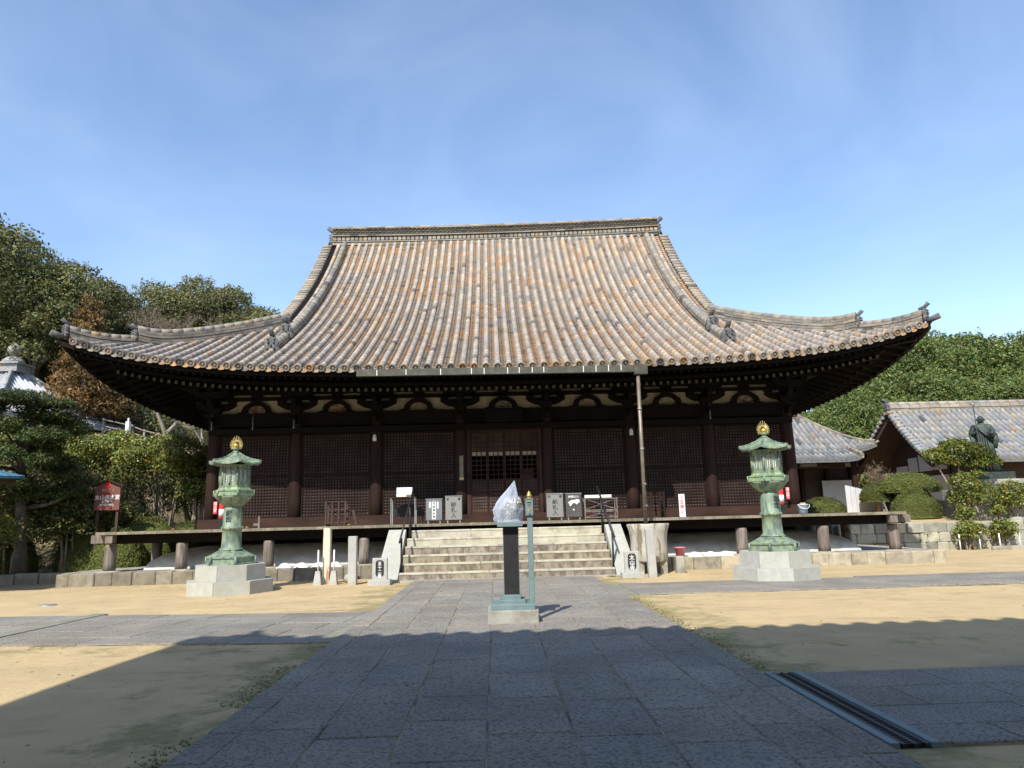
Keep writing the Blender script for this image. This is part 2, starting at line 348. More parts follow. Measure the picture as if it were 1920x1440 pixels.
# ---------------------------------------------------------------- text
def text(s, size, x, y, z, m, parent, name='lettering', depth=.004, gap=1.0, vertical=True, rot=None):
    """raised lettering centred on x with its top at z, facing -Y"""
    cu = bpy.data.curves.new('t', 'FONT'); cu.body = '\n'.join(s) if vertical else s
    cu.size = size; cu.align_x = 'CENTER'; cu.align_y = 'TOP'; cu.extrude = depth / 2; cu.space_line = gap; cu.offset = size * .012
    o = bpy.data.objects.new('t', cu); col.objects.link(o); C.view_layer.update()
    me = bpy.data.meshes.new_from_object(o.evaluated_get(C.evaluated_depsgraph_get()))
    bpy.data.objects.remove(o); bpy.data.curves.remove(cu)
    me.name = name; me.transform(Matrix.Rotation(R(90), 4, 'X'))
    if rot is not None: me.transform(rot)
    off = wloc(parent); me.transform(Matrix.Translation(Vector((x, y, z)) - off))
    me.materials.clear(); me.materials.append(m)
    q = bpy.data.objects.new(name, me); col.objects.link(q); q.parent = parent
    return q

# ================================================================ TERRAIN
def sst(t): t = max(0., min(1., t)); return t * t * (3 - 2 * t)
def hgt(x, y):
    h = 6.4 * sst((-11.4 - x) / 7.5) * sst((y - 23.5) / 14)
    h += 6.0 * sst((-19 - x) / 20) * sst((y - 32) / 22)
    h += 9.0 * sst((y - 50) / 45)
    h += 12 * sst((abs(x) - 45) / 60)*sst((y - 10) / 40)
    return h
def terrain():
    xs = sorted(set([-600, -300, -150, -100] + list(np.arange(-80, 81, 2.0)) + [100, 150, 300, 600]))
    ys = sorted(set([-300, -100, -50] + list(np.arange(-30, 101, 2.0)) + [130, 180, 300, 700]))
    b = MB(); b.smooth = True; nx = len(xs)
    b.addv([(x, y, hgt(x, y)) for y in ys for x in xs])
    for j in range(len(ys) - 1):
        for i in range(nx - 1):
            a = j * nx + i; b.face((a, a + 1, a + nx + 1, a + nx))
    struct(b.build('ground', M['sand']))
terrain()

# raised terrace on the right
def terr_z(x, y): return .93 + .40 * sst((y - 26) / 6) + max(0, hgt(x, y) - .0)
b = MB(); b.smooth = True
def terr(u, v):
    x = 12.35 + u ** 1.6 * 70; y = 26.45 + v ** 1.6 * 60
    return (x, y, terr_z(x, y))
b.grid(terr, 30, 26)
struct(b.build('terrace_ground', M['sand']))

# ================================================================ PAVING
def slabs(b, x0, x1, y0, y1, z, du, dv, along='y', e=.009, jit=.03, T=None):
    """rows of slabs; strips of width du, slabs of length dv along the strips"""
    if isinstance(du, list): edges = du
    else:
        n = max(1, round((x1 - x0) / du)); edges = [x0 + (x1 - x0) * i / n for i in range(n + 1)]
    for i in range(len(edges) - 1):
        y = y0 - rnd.random() * dv
        while y < y1:
            l = dv * rnd.uniform(.75, 1.3)
            a, c = max(y, y0), min(y + l, y1)
            if c - a > .05:
                g = rnd.uniform(.90, 1.08); t = rnd.uniform(-.02, .03); b.col = (g * (1 + t), g, g * (1 - t))
                zz = z + rnd.uniform(-.0025, .0025)
                w1, w2, w3, w4 = (rnd.uniform(.3, 1.3) * e for _ in range(4)); b.bbox(edges[i] + w1, edges[i + 1] - w2, a + w3, c - w4, z - .06, zz, .007)
            y += l
b = MB(); b.box(-2.3, 2.16, -8.5, 18.5, -.03, .0265); struct(b.build('path_bedding', M['joint']))
b = MB(); slabs(b, 0, 0, -8.5, 18.5, .034, [-2.30, -2.05, -1.48, -.91, -.32, .27, .86, 1.48, 1.92, 2.16], .85)
struct(b.build('paved_path', M['pave']))
# left walkway (slightly turned), with a mossy channel cover beside the path
b = MB(); b.T = Matrix.Translation((-2.58, 9.38, 0)) @ Matrix.Rotation(R(172.6), 4, 'Z')
b.box(0, 18, -2.98, 0, -.03, .012); struct(b.build('left_walkway_bedding', M['joint']))
b = MB(); b.T = Matrix.Translation((-2.58, 9.38, 0)) @ Matrix.Rotation(R(172.6), 4, 'Z') @ Matrix.Rotation(R(90), 4, 'Z')
slabs(b, 0, 0, -18, 0, .024, [-2.98, -2.36, -1.75, -1.14, -.55, 0], 1.0); struct(b.build('left_walkway', M['pave']))
b = MB(); b.box(-2.57, -2.31, 9.42, 12.5, -.05, .018); struct(b.build('left_channel_cover', M['moss']))
b = MB(); b.T = Matrix.Translation((-7.35, 10.02, 0)) @ Matrix.Rotation(R(-4), 4, 'Z'); b.box(-.13, .13, -.02, 3.1, -.05, .034); struct(b.build('second_channel_cover', M['moss']))
# right walkways
b = MB(); b.box(2.42, 30, 13.86, 16.15, -.03, .012); b.box(2.5, 30, 4.71, 6.8, -.03, .012); struct(b.build('right_walkway_bedding', M['joint']))
b = MB(); b.T = Matrix.Rotation(R(-90), 4, 'Z')
slabs(b, 0, 0, 2.42, 7.7, .026, [-16.15, -15.6, -15.0, -14.4, -13.86], 1.1)
slabs(b, 0, 0, 7.7, 30, .030, [-16.3, -15.7, -15.1, -14.5, -13.98], 1.1)
struct(b.build('far_right_walkway', M['pave']))
b = MB(); b.T = Matrix.Rotation(R(-90), 4, 'Z')
slabs(b, 0, 0, 2.50, 30, .028, [-6.8, -6.2, -5.6, -5.1, -4.71], 1.0); struct(b.build('near_right_walkway', M['pave']))
b = MB(); b.box(2.17, 2.41, 13.86, 16.15, -.05, .02); struct(b.build('right_channel_cover', M['moss']))
# grating drain in steel frame
g = thing('drain_grate', 'long black slotted drain grate in a steel frame beside the path', 'drain grate', (2.34, 5.7, 0))
b = MB(); b.box(2.175, 2.235, 4.7, 6.82, -.05, .036); b.box(2.435, 2.495, 4.7, 6.82, -.05, .036); b.build('frame', M['bluemetal'], g)
b = MB(); b.box(2.237, 2.433, 4.7, 6.82, -.06, .004)
for x in (2.26, 2.335, 2.41): b.box(x - .012, x + .012, 4.7, 6.82, .004, .030)
y = 4.72
while y < 6.8: b.box(2.24, 2.43, y, y + .012, .005, .026); y += .035
b.build('grating', M['black'], g)
b = MB(); b.lathe([(.16, -.02), (.16, .012), (.15, .014)], -9.3, 15.2, 20); one(b, 'manhole_cover', M['steel'], (-9.3, 15.2, 0), 'small round pale metal cover set in the sand on the left', 'manhole cover')

# ================================================================ TILED ROOF LIBRARY
WARM = [(1.06, 1.0, .95), (1.0, .97, .96), (.95, .98, 1.02), (1.08, 1.03, .94), (.84, .87, .92), (1.05, .98, .95), (1.0, .99, .99)]
ODD = [(.40, .42, .46), (1.1, .80, .55), (1.1, .92, .64), (.62, .65, .70), (1.12, 1.0, .78)]
def tcol(odd=.10):
    c = rnd.choice(ODD) if rnd.random() < odd else rnd.choice(WARM)
    k = rnd.uniform(.82, 1.14); return (c[0] * k, c[1] * k, c[2] * k)
def roll(b, P, side, r, L_=.30, n=6, odd=.1, jit=0.0, full=False):
    """a row of round cover tiles: P(d) gives the surface point at distance d down-slope coordinate (0=eave .. 1=top list)"""
    # P: list of Vector along the row from eave up, spaced one tile; side: unit sideways vector
    for i in range(len(P) - 1):
        p, q = P[i], P[i + 1]; t = (q - p).normalized(); nrm = side.cross(t).normalized()
        if nrm.z < 0: nrm = -nrm
        b.col = tcol(odd); dj = rnd.uniform(-jit, jit)
        ra, rb = r * 1.025, r * .98
        hi = r * .35
        A = [p + side * (math.cos(a) * ra + dj) + nrm * (math.sin(a) * ra + (hi if 0 < math.sin(a) > 1e-6 else -.02)) for a in [math.pi * k / (n - 1) for k in range(n)]]
        B = [q + side * (math.cos(a) * rb + dj) + nrm * (math.sin(a) * rb + (hi if 0 < math.sin(a) > 1e-6 else -.02)) for a in [math.pi * k / (n - 1) for k in range(n)]]
        i0 = b.addv(A + B); b.smooth = True
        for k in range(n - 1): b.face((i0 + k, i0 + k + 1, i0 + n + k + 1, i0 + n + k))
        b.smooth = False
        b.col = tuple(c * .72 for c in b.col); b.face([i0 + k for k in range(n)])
def eave_disc(b, p, out_, side, up, r):
    """round end tile with a rim and a sunken boss"""
    n = 14
    def ring(rr, d): return [p + side * (rr * math.cos(2 * math.pi * k / n)) + up * (rr * math.sin(2 * math.pi * k / n)) + out_ * d for k in range(n)]
    i = [b.addv(ring(rr, d)) for rr, d in ((r, -.05), (r, .05), (r * .76, .05), (r * .70, .028), (r * .36, .026), (r * .28, .042))]
    base = b.col
    for a in range(len(i) - 1):
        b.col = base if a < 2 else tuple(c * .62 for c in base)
        for k in range(n):
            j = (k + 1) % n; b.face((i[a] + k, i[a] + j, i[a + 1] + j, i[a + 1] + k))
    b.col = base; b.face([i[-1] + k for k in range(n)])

def tiled_face(br, bp, rows, F, side, outd, r, pitch, tl=.34, course=.15, discs=True, pans=True, odd=.1, n=6, jit=.0):
    """rows: list of (lateral, s0, s1). F(lateral, s) -> Vector on the surface."""
    for (x, s0, s1) in rows:
        m = max(1, int(round((s1 - s0) / (tl * .87)))); P = [F(x, s0 + (s1 - s0) * k / m) for k in range(m + 1)]
        if m < 1 or s1 - s0 < .08: continue
        roll(br, P, side, r, n=n, odd=odd, jit=jit)
        if discs and s0 < .01:
            t = (P[1] - P[0]).normalized(); nrm = side.cross(t).normalized()
            if nrm.z < 0: nrm = -nrm
            br.col = tcol(.25); k = .8; br.col = tuple(c * k for c in br.col)
            eave_disc(br, P[0] + nrm * (.01 + r * .35) - t * .04, -t, side, nrm, r * 1.18)
        if pans:
            # pan-tile courses on the +lateral side of this row
            xa, xb = x + r * .55, x + pitch - r * .55; xm = (xa + xb) / 2
            mm = max(1, int((s1 - s0) / (course * .87)))
            for k in range(mm):
                a = s0 + (s1 - s0) * k / mm; c = s0 + (s1 - s0) * (k + 1.15) / mm
                bp.col = tcol(.1)
                lift = .030; sag = .03
                q = [F(xa, a), F(xm, a), F(xb, a), F(xa, c), F(xm, c), F(xb, c)]
                z = [lift, lift - sag, lift, .004, .004 - sag, .004]
                i = bp.addv([(p.x, p.y, p.z + dz) for p, dz in zip(q, z)] + [(p.x, p.y, p.z + dz - .04) for p, dz in zip(q[:3], z[:3])])
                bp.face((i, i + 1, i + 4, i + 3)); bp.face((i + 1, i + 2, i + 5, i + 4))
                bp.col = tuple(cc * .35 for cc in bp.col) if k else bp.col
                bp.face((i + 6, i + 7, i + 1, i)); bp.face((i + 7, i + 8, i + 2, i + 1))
            if discs and s0 < .01:
                # crescent drip tile between the discs
                t = (F(xm, .3) - F(xm, 0)).normalized(); o = F(xm, 0) - t * .035; bp.col = tuple(c * 1.1 for c in tcol(.2))
                w2 = (xb - xa) / 2 + .02; pts = []
                for q in range(7):
                    a = math.pi * q / 6; pts.append(o + side * (-w2 * math.cos(a)) + Vector((0, 0, .0 - .105 * math.sin(a))))
                top = [o + side * (-w2 * math.cos(math.pi * q / 6)) + Vector((0, 0, .03 - .062 * math.sin(math.pi * q / 6))) for q in range(7)]
                i = bp.addv(pts + top)
                for q in range(6): bp.face((i + q, i + q + 1, i + 8 + q, i + 7 + q))
                i = bp.addv([p for p in top] + [p + t * .12 for p in top])
                for q in range(6): bp.face((i + q, i + q + 1, i + 8 + q, i + 7 + q))

def ridge_bar(b, P, h, wd, layers=5, rr=.09, tl=.3, odd=.05):
    """a hip or descending ridge: stacked thin tile layers with a round roll on top, along points P (surface points)"""
    n = len(P)
    for i in range(n - 1):
        p, q = P[i], P[i + 1]; d = (q - p); d2 = Vector((d.x, d.y, 0)); 
        sd = Vector((-d2.y, d2.x, 0)).normalized()
        for k in range(layers):
            z0 = -.12 + (h + .12) * k / layers; z1 = -.12 + (h + .12) * (k + 1) / layers - .012
            ww = wd * (1 - .10 * k / layers) / 2 + (.018 if k % 2 else 0)
            b.col = tcol(.1); kk = rnd.uniform(.8, 1.25); b.col = tuple(c * kk for c in b.col)
            pts = []
            for (o, z) in ((p, z0), (p, z1), (q, z1), (q, z0)):
                pts += [o + sd * ww + Vector((0, 0, z)), o - sd * ww + Vector((0, 0, z))]
            j = b.addv(pts)
            b.face((j, j + 2, j + 4, j + 6)); b.face((j + 1, j + 7, j + 5, j + 3)); b.face((j + 2, j + 3, j + 5, j + 4)); b.face((j, j + 1, j + 3, j + 2)); b.face((j + 6, j + 4, j + 5, j + 7))
        b.col = tuple(c * 1.25 for c in tcol(.08))
        b.tube([p + Vector((0, 0, h + rr * .3)), q + Vector((0, 0, h + rr * .3))], [rr * 1.04, rr * .97], 8)
def onigawara(b, p, d, sc=1.0, toribusuma=True):
    """end tile: shield plate with horned, eyed lump and a projecting cylinder tile; p base point, d horizontal unit direction outward"""
    sd = Vector((-d.y, d.x, 0)); up = Vector((0, 0, 1))
    def pt(a, o, z): return p + sd * (a * sc) + d * (o * sc) + up * (z * sc)
    out = [(-.24, -.12), (-.30, .02), (-.22, .10), (-.24, .30), (-.16, .44), (0, .50), (.16, .44), (.24, .30), (.22, .10), (.30, .02), (.24, -.12)]
    i = b.addv([pt(a, 0, z) for a, z in out] + [pt(a, .09, z) for a, z in out] + [pt(a * .72, .13, z * .8 + .03) for a, z in out])
    n = len(out)
    b.face([i + k for k in range(n)][::-1])
    for L0 in (0, n):
        for k in range(n):
            j = (k + 1) % n; b.face((i + L0 + k, i + L0 + j, i + L0 + n + j, i + L0 + n + k))
    b.face([i + 2 * n + k for k in range(n)])
    for (a, z, r) in ((-.09, .26, .05), (.09, .26, .05), (0, .16, .06), (-.12, .05, .06), (.12, .05, .06), (0, .02, .05), (-.11, .37, .04), (.11, .37, .04)):
        b.tube([pt(a, .10, z), pt(a, .20, z)], [r * sc, r * sc * .5], 6)
    if toribusuma:
        b.tube([pt(0, -.20, .47), pt(0, .05, .56), pt(0, .24, .72)], [.085 * sc, .085 * sc, .095 * sc], 10)

def ray_side(v): return v

# ================================================================ MAIN HALL
X0 = .07; HW = 12.35; YC = 31.85; YE = 19.5; ZE = 5.66; VX = 7.75; YR = YC
def bprof(s): return .51 * s + .0014 * s ** 3
def upc(t): t = min(1., abs(t)); return .25 * t * t + .85 * t ** 5
def surf(lat, s): return ZE + bprof(s) + upc(lat / HW) * max(0., 1 - s / 5.5) ** 1.5 + (.018 * lat * ((s - 5) / 7.2) ** 1.5 if s > 5 else 0)
def Ff(x, s): return Vector((X0 + x, YE + s, surf(x, s)))
def Fb(x, s): return Vector((X0 + x, 2 * YC - YE - s, surf(x, s)))  # the old ridge is slightly higher at its right end
def Fr(y, s): return Vector((X0 + HW - s, YC + y, surf(y, s)))
def Fl(y, s): return Vector((X0 - HW + s, YC + y, surf(y, s)))
hall = thing('temple_hall', 'large dark wooden temple hall with a sweeping weathered tile roof and raised veranda', 'temple', (X0, YC, 0))
PITCH = .325
roof = None
def build_roof():
    global roof
    br = MB(); bp = MB()
    nrow = 38; rows = []
    for i in range(-nrow, nrow):
        x = (i + .5) * PITCH
        if abs(x) > HW - .2: continue
        s1 = 12.1 if abs(x) < VX - .15 else HW - abs(x) - .05
        rows.append((x, 0., s1))
    tiled_face(br, bp, rows, Ff, Vector((1, 0, 0)), Vector((0, -1, 0)), .088, PITCH, jit=.004)
    # side hips: rolls only, plain pans below
    for F, sgn in ((Fr, 1), (Fl, -1)):
        rows = []
        for i in range(-nrow, nrow):
            y = (i + .5) * PITCH
            if abs(y) > HW - .2: continue
            s1 = min(HW - abs(y) - .05, HW - 6.9)
            rows.append((y, 0., s1))
        tiled_face(br, bp, rows, F, Vector((0, 1, 0)), Vector((sgn, 0, 0)), .088, PITCH, tl=.6, pans=False, odd=.05, n=5)
    # roof deck under the tiles
    bd = MB(); bd.smooth = False
    for F in (Ff, Fb, Fr, Fl):
        def g(u, v, F=F):
            s = v * 4.7; hw = HW - s
            p = F((u * 2 - 1) * hw, s); p.z -= .012; return p
        bd.grid(g, 40, 8)
    for F in (Ff, Fb):
        def g(u, v, F=F):
            s = 4.7 + v * (12.35 - 4.7); p = F((u * 2 - 1) * VX, s); p.z -= .012; return p
        bd.grid(g, 12, 20)
    # gable infill walls
    for sg in (-1, 1):
        pts = [(YC - 7.6, 8.2)] + [(YE + s, surf(0, s) - .1) for s in np.linspace(4.75, 12.35, 10)] + [(2 * YC - YE - s, surf(0, s) - .1) for s in np.linspace(12.35, 4.75, 10)] + [(YC + 7.6, 8.2)]
        x = X0 + sg * 7.1; bd.prismx(pts, x - .05, x + .05)
    roof = bp.build('roof', M['pan'], hall)
    br.build('cover_tiles', M['tile'], roof)
    bd.build('roof_deck', M['wood'], roof)
    # verge tiles: short rolls pointing outward past the descending ridge, and a barge board
    for sg in (-1, 1):
        for (F, e) in ((Ff, 1), (Fb, -1)):
            bv = MB(); bb = MB()
            s = 5.0
            while s < 12.1:
                p = F(sg * 7.62, s); q = p + Vector((sg * .42, 0, -.03))
                bv.col = tuple(c * .8 for c in tcol(.1)); bv.tube([p + Vector((0, 0, .05)), q + Vector((0, 0, .05))], [.085, .09], 8)
                s += .27 / math.sqrt(1 + (.51 + .0042 * s * s) ** 2) * 1.05
            ss = list(np.linspace(4.4, 12.35, 16))
            for k in range(15):
                p, q = F(sg * 7.86, ss[k]), F(sg * 7.86, ss[k + 1])
                i = bb.addv([p + Vector((0, 0, -.02)), q + Vector((0, 0, -.02)), q + Vector((0, 0, -.45)), p + Vector((0, 0, -.45)), p + Vector((-sg * .1, 0, -.02)), q + Vector((-sg * .1, 0, -.02)), q + Vector((-sg * .1, 0, -.45)), p + Vector((-sg * .1, 0, -.45))])
                for f in ((0, 1, 2, 3), (7, 6, 5, 4), (3, 2, 6, 7), (0, 4, 5, 1)): bb.face([i + a for a in f])
            bv.build('verge_tiles', M['tile'], roof); bb.build('barge_board', M['wood'], roof)
    # descending ridges
    for sg in (-1, 1):
        b = MB(); P = [Ff(sg * 7.02, s) for s in np.linspace(11.9, 3.35, 30)]; ridge_bar(b, P, .17, .26, 4, .12); b.build('descending_ridge', M['ridge'], roof)
        b = MB(); P = [Ff(sg * (7.02 + .0), s) for s in np.linspace(3.2, 1.9, 5)]; ridge_bar(b, P, .10, .30, 3, .135); b.build('descending_ridge', M['ridge'], roof)
        b = MB(); p = Ff(sg * 7.02, 3.3); onigawara(b, p + Vector((0, 0, .12)), Vector((0, -1, 0)), .85); b.build('end_tile', M['oni'], roof)
        b = MB(); p = Ff(sg * 7.02, 1.85); onigawara(b, p + Vector((0, 0, .02)), Vector((0, -1, 0)), .9); b.build('end_tile', M['oni'], roof)
        b = MB(); P = [Fb(sg * 7.02, s) for s in np.linspace(11.9, 2, 14)]; ridge_bar(b, P, .24, .30, 2, .135); b.build('descending_ridge', M['ridge'], roof)
    # corner ridges in two stages
    for sx in (-1, 1):
        for sy in (-1, 1):
            def H(t):
                p = Vector((X0 + sx * (HW - t), YC + sy * (HW - t), surf(HW - t, t))); return p
            d = Vector((sx, sy, 0)).normalized()
            nn = 16 if sy < 0 else 6
            b = MB(); P = [H(t) + Vector((0, 0, .04 + .16 * max(0, (2.2 - t) / .8) ** 2)) for t in np.linspace(4.9, 1.45, nn)]
            ridge_bar(b, P, .34, .30, 5, .105); b.build('corner_ridge', M['ridge'], roof)
            b = MB(); P = [H(t) + Vector((0, 0, .02 + .10 * max(0, (1 - t)) ** 2)) for t in np.linspace(1.5, .18, 8)]
            ridge_bar(b, P, .20, .28, 4, .10); b.build('corner_ridge', M['ridge'], roof)
            b = MB(); onigawara(b, H(1.42) + Vector((0, 0, .22)), d, .62); b.build('end_tile', M['oni'], roof)
            b = MB(); onigawara(b, H(.15) + Vector((0, 0, .12)), d, .62)
            p = H(.12) + Vector((0, 0, .03)); b.tube([p, p + d * .34 + Vector((0, 0, .10))], [.075, .088], 10); b.build('end_tile', M['oni'], roof)
    # main ridge
    b = MB(); zr = surf(0, 12.1) - .1
    def sag(x): return .10 * (x / 7.6) ** 2 + .018 * x
    xs = np.linspace(-7.6, 7.6, 39)
    lay = [(0, .14, .36, 1.0), (.14, .19, .40, 1.1), (.43, .48, .40, 1.1), (.80, .86, .36, 1.0)]
    for i in range(38):
        x0, x1 = xs[i], xs[i + 1]; g0, g1 = sag(x0), sag(x1)
        def seg(z0, z1, hwid):
            a = b.addv([(X0 + x0, YC - hwid, zr + z0 + g0), (X0 + x1, YC - hwid, zr + z0 + g1), (X0 + x1, YC - hwid, zr + z1 + g1), (X0 + x0, YC - hwid, zr + z1 + g0), (X0 + x0, YC + hwid, zr + z0 + g0), (X0 + x1, YC + hwid, zr + z0 + g1), (X0 + x1, YC + hwid, zr + z1 + g1), (X0 + x0, YC + hwid, zr + z1 + g0)])
            for f in ((0, 1, 2, 3), (5, 4, 7, 6), (3, 2, 6, 7), (4, 5, 1, 0)): b.face([a + q for q in f])
        for z0, z1, hh, k in lay: b.col = tuple(c * k * 1.1 for c in tcol(.2)); seg(z0, z1, hh)
        b.col = (.42, .40, .37); seg(.12, .82, .28)
        # row of round tile faces
        for q in range(2):
            xx = x0 + (q + .5) * (x1 - x0) / 2; b.col = tuple(c * 1.25 for c in tcol(.2)); z = zr + .31 + sag(xx)
            b.tube([(X0 + xx, YC - .28, z), (X0 + xx, YC - .345, z)], .085, 10)
        # overlapping wave tiles above
        for r2 in range(3):
            for q in range(2):
                xx = x0 + (q + .5 + .5 * (r2 % 2)) * (x1 - x0) / 2; z = zr + .53 + r2 * .095 + sag(xx); b.col = tuple(c * 1.15 for c in tcol(.1))
                a = b.addv([(X0 + xx + dx, YC - .335 + (0 if k < 5 else .05), z + dz) for k, (dx, dz) in enumerate([(-.10, .0), (-.06, .045), (0, .06), (.06, .045), (.10, 0), (.10, -.02), (.06, .02), (0, .035), (-.06, .02), (-.10, -.02)])])
                b.face([a + k for k in range(10)])
    for i in range(19):
        x0, x1 = xs[2 * i], xs[2 * i + 2]; b.col = tuple(c * 1.35 for c in tcol(.0))
        b.tube([(X0 + x0, YC, zr + .90 + sag(x0)), (X0 + x1 - .01, YC, zr + .90 + sag(x1))], [.155, .145], 10)
    b.build('main_ridge', M['ridge'], roof)
    for sg in (-1, 1):
        b = MB(); onigawara(b, Vector((X0 + sg * 7.6, YC, zr + .25 + sg * .14)), Vector((sg, 0, 0)), 1.15); onigawara(b, Vector((X0 + sg * 7.64, YC, zr - .2 + sg * .14)), Vector((sg, 0, 0)), .7, False)
        b.build('end_tile', M['oni'], roof)
build_roof()

COLX = [-9.0, -6.47, -3.98, -1.36, 1.36, 3.98, 6.47, 9.0]
YW = 22.4; DK = 1.41
def build_hall():
    # eaves: fascia, rafters, soffit
    b = MB(); bc = MB(); bs = MB()
    def under(F, lat, s, drop): p = F(lat, s); p.z -= drop; return p
    sides = ((Ff, Vector((1, 0, 0)), Vector((0, 1, 0))), (Fr, Vector((0, 1, 0)), Vector((-1, 0, 0))), (Fl, Vector((0, 1, 0)), Vector((1, 0, 0))), (Fb, Vector((1, 0, 0)), Vector((0, -1, 0))))
    for F, side, inw in sides:
        # fascia boards under the tiles
        n = 48
        for (s_a, s_b, d0, d1) in ((.06, .20, .05, .20), (.95, 1.05, .50, .60)):
            for k in range(n):
                la, lb = [(-1 + 2 * q / n) * (HW - s_a) for q in (k, k + 1)]
                p, q = F(la, 0), F(lb, 0); zq = [p.z, q.z]
                A = F(la, 0) + inw * s_a; B = F(lb, 0) + inw * s_a; Cc = F(lb, 0) + inw * s_b; D = F(la, 0) + inw * s_b
                dd = (s_a - .06) * .32
                i = b.addv([(v.x, v.y, v.z - d1 + dd) for v in (A, B, Cc, D)] + [(v.x, v.y, v.z - d0 + dd) for v in (A, B, Cc, D)])
                for f in ((0, 1, 5, 4), (0, 3, 2, 1), (4, 5, 6, 7), (2, 3, 7, 6)): b.face([i + a for a in f])
        # rafters: flying (outer) and base (inner)
        front = F is Ff
        st = .21; m = int((HW - .3) / st)
        for k in range(-m, m + 1):
            lat = k * st; room = HW - abs(lat)
            e = F(lat, 0); z0 = e.z
            for (sa, sb, da, sl, hh, cap) in ((.16, 1.2, .20, .28, .085, False), (.98, 3.6, .60, .30, .10, True)):
                if sa > room - .1: continue
                sb2 = min(sb, room + .4)
                if not front and (k % 2): continue
                wd = .04
                P = []
                for s_ in (sa, sb2):
                    c = F(lat, 0) + inw * s_; z = z0 - da + .28 * (sa - .16 if cap else 0) + (s_ - sa) * sl
                    P.append((c, z))
                pts = []
                for (c, z) in P:
                    for (o, dz) in ((-wd, 0), (wd, 0), (wd, -hh), (-wd, -hh)):
                        v = c + side * o; pts.append((v.x, v.y, z + dz))
                i = b.addv(pts)
                for f in ((0, 3, 2, 1), (0, 1, 5, 4), (1, 2, 6, 5), (2, 3, 7, 6), (3, 0, 4, 7)): b.face([i + a for a in f])
                if cap:
                    v = [Vector(pts[a]) - inw * .006 for a in range(4)]; bc.col = tuple([rnd.uniform(.55, 1.2)] * 3); bc.poly([v[3], v[2], v[1], v[0]])
        # soffit boards above the rafters
        def g(u, v_):
            s_ = .16 + v_ * 3.6; lat = (u * 2 - 1) * (HW - .1 - s_ * .98); c = F(lat, 0)
            c = c + inw * s_; c.z = F(lat, 0).z * (1 - v_) + (F(lat, 0).z * .35 + ZE * .65) * v_ - .19 + s_ * .285; return c
        bs.grid(g, 40, 4)
    # hip rafters
    for sx in (-1, 1):
        for sy in (-1, 1):
            zc = surf(HW, 0)
            P = [Vector((X0 + sx * (HW - t), YC + sy * (HW - t), zc - .38 + .05 * t - (.42 * min(1, t / 4)) * .9)) for t in (.35, 1.5, 3.6)]
            b.tube(P, [.13, .15, .16], 4, a0=R(45))
            P = [Vector((X0 + sx * (HW - t), YC + sy * (HW - t), zc - .72 + .05 * t - (.3 * min(1, t / 4)) * .9)) for t in (1.15, 2.2, 3.8)]
            b.tube(P, [.14, .15, .16], 4, a0=R(45))
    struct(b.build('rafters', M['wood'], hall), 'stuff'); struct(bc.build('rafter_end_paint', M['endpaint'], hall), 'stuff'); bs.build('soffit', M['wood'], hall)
    # eave purlin on brackets
    b = MB()
    for (x0, x1, y0, y1) in ((-9.9, 9.9, YW - .62, YW - .42), (-9.9, 9.9, 2 * YC - YW + .42, 2 * YC - YW + .62), (-9.9, -9.7, YW - .42, 2 * YC - YW + .42), (9.7, 9.9, YW - .42, 2 * YC - YW + .42)):
        b.box(X0 + x0, X0 + x1, y0, y1, 5.66, 5.86)
    for k, (z0, z1, dy) in enumerate(((4.50, 4.84, .10), (5.34, 5.44, .07), (5.53, 5.68, .09), (5.78, 6.3, .06))):
        b.box(X0 - 9.05, X0 + 9.05, YW - dy, YW + dy, z0, z1)
        b.box(X0 - 9.06 - dy + .06, X0 - 9.0 + dy, YW + dy, 2 * YC - YW, z0, z1); b.box(X0 + 9.0 - dy, X0 + 9.06 + dy - .06, YW + dy, 2 * YC - YW, z0, z1)
    b.box(X0 - 9.35, X0 + 9.35, YW - .19, YW + .16, 4.84, 4.92)
    b.box(X0 - 9.12, X0 + 9.12, YW - .24, YW - .11, 4.26, 4.44)
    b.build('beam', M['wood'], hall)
    b = MB(); b.box(X0 - 9, X0 + 9, YW + .02, YW + .05, 4.925, 5.335); b.box(X0 - 9, X0 + 9, YW + .02, YW + .05, 5.445, 5.525); b.build('plaster_panel', M['plaster'], hall)
    # body walls behind and beside, dark core
    b = MB(); b.box(X0 - 9.0, X0 + 9.0, YW + 1.5, YW + 1.6, 1.2, 6.2)
    b.box(X0 - 9.06, X0 - 8.98, YW + .1, 2 * YC - YW, 1.3, 6.2); b.box(X0 + 8.98, X0 + 9.06, YW + .1, 2 * YC - YW, 1.3, 6.2); b.box(X0 - 9, X0 + 9, 2 * YC - YW - .1, 2 * YC - YW, 1.3, 6.2)
    b.box(X0 - 9, X0 + 9, YW + .1, 2 * YC - YW, 6.2, 6.26)
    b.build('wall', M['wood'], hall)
    # columns
    def column(x, y):
        b = MB(); b.lathe([(.195, 1.42), (.20, 2.2), (.195, 3.4), (.175, 4.5), (.165, 4.84)], X0 + x, y, 20); return b.build('column', M['colwood'], hall)
    for x in COLX: column(x, YW)
    for k in range(1, 8):
        for sg in (-1, 1): column(sg * 9.03, YW + k * 2.45)
    # sill and lower beams
    b = MB(); b.box(X0 - 9.3, X0 - 1.42, YW - .27, YW + .06, DK + .006, 1.70); b.box(X0 + 1.42, X0 + 9.3, YW - .27, YW + .06, DK + .006, 1.70)
    b.box(X0 - 1.418, X0 + 1.418, YW - .36, YW + .06, DK + .006, 1.66)
    b.box(X0 - 9.3, X0 - 8.93, YW + .07, 40, DK + .006, 1.70); b.box(X0 + 8.93, X0 + 9.3, YW + .07, 40, DK + .006, 1.70)
    b.build('sill', M['redwood'], hall)
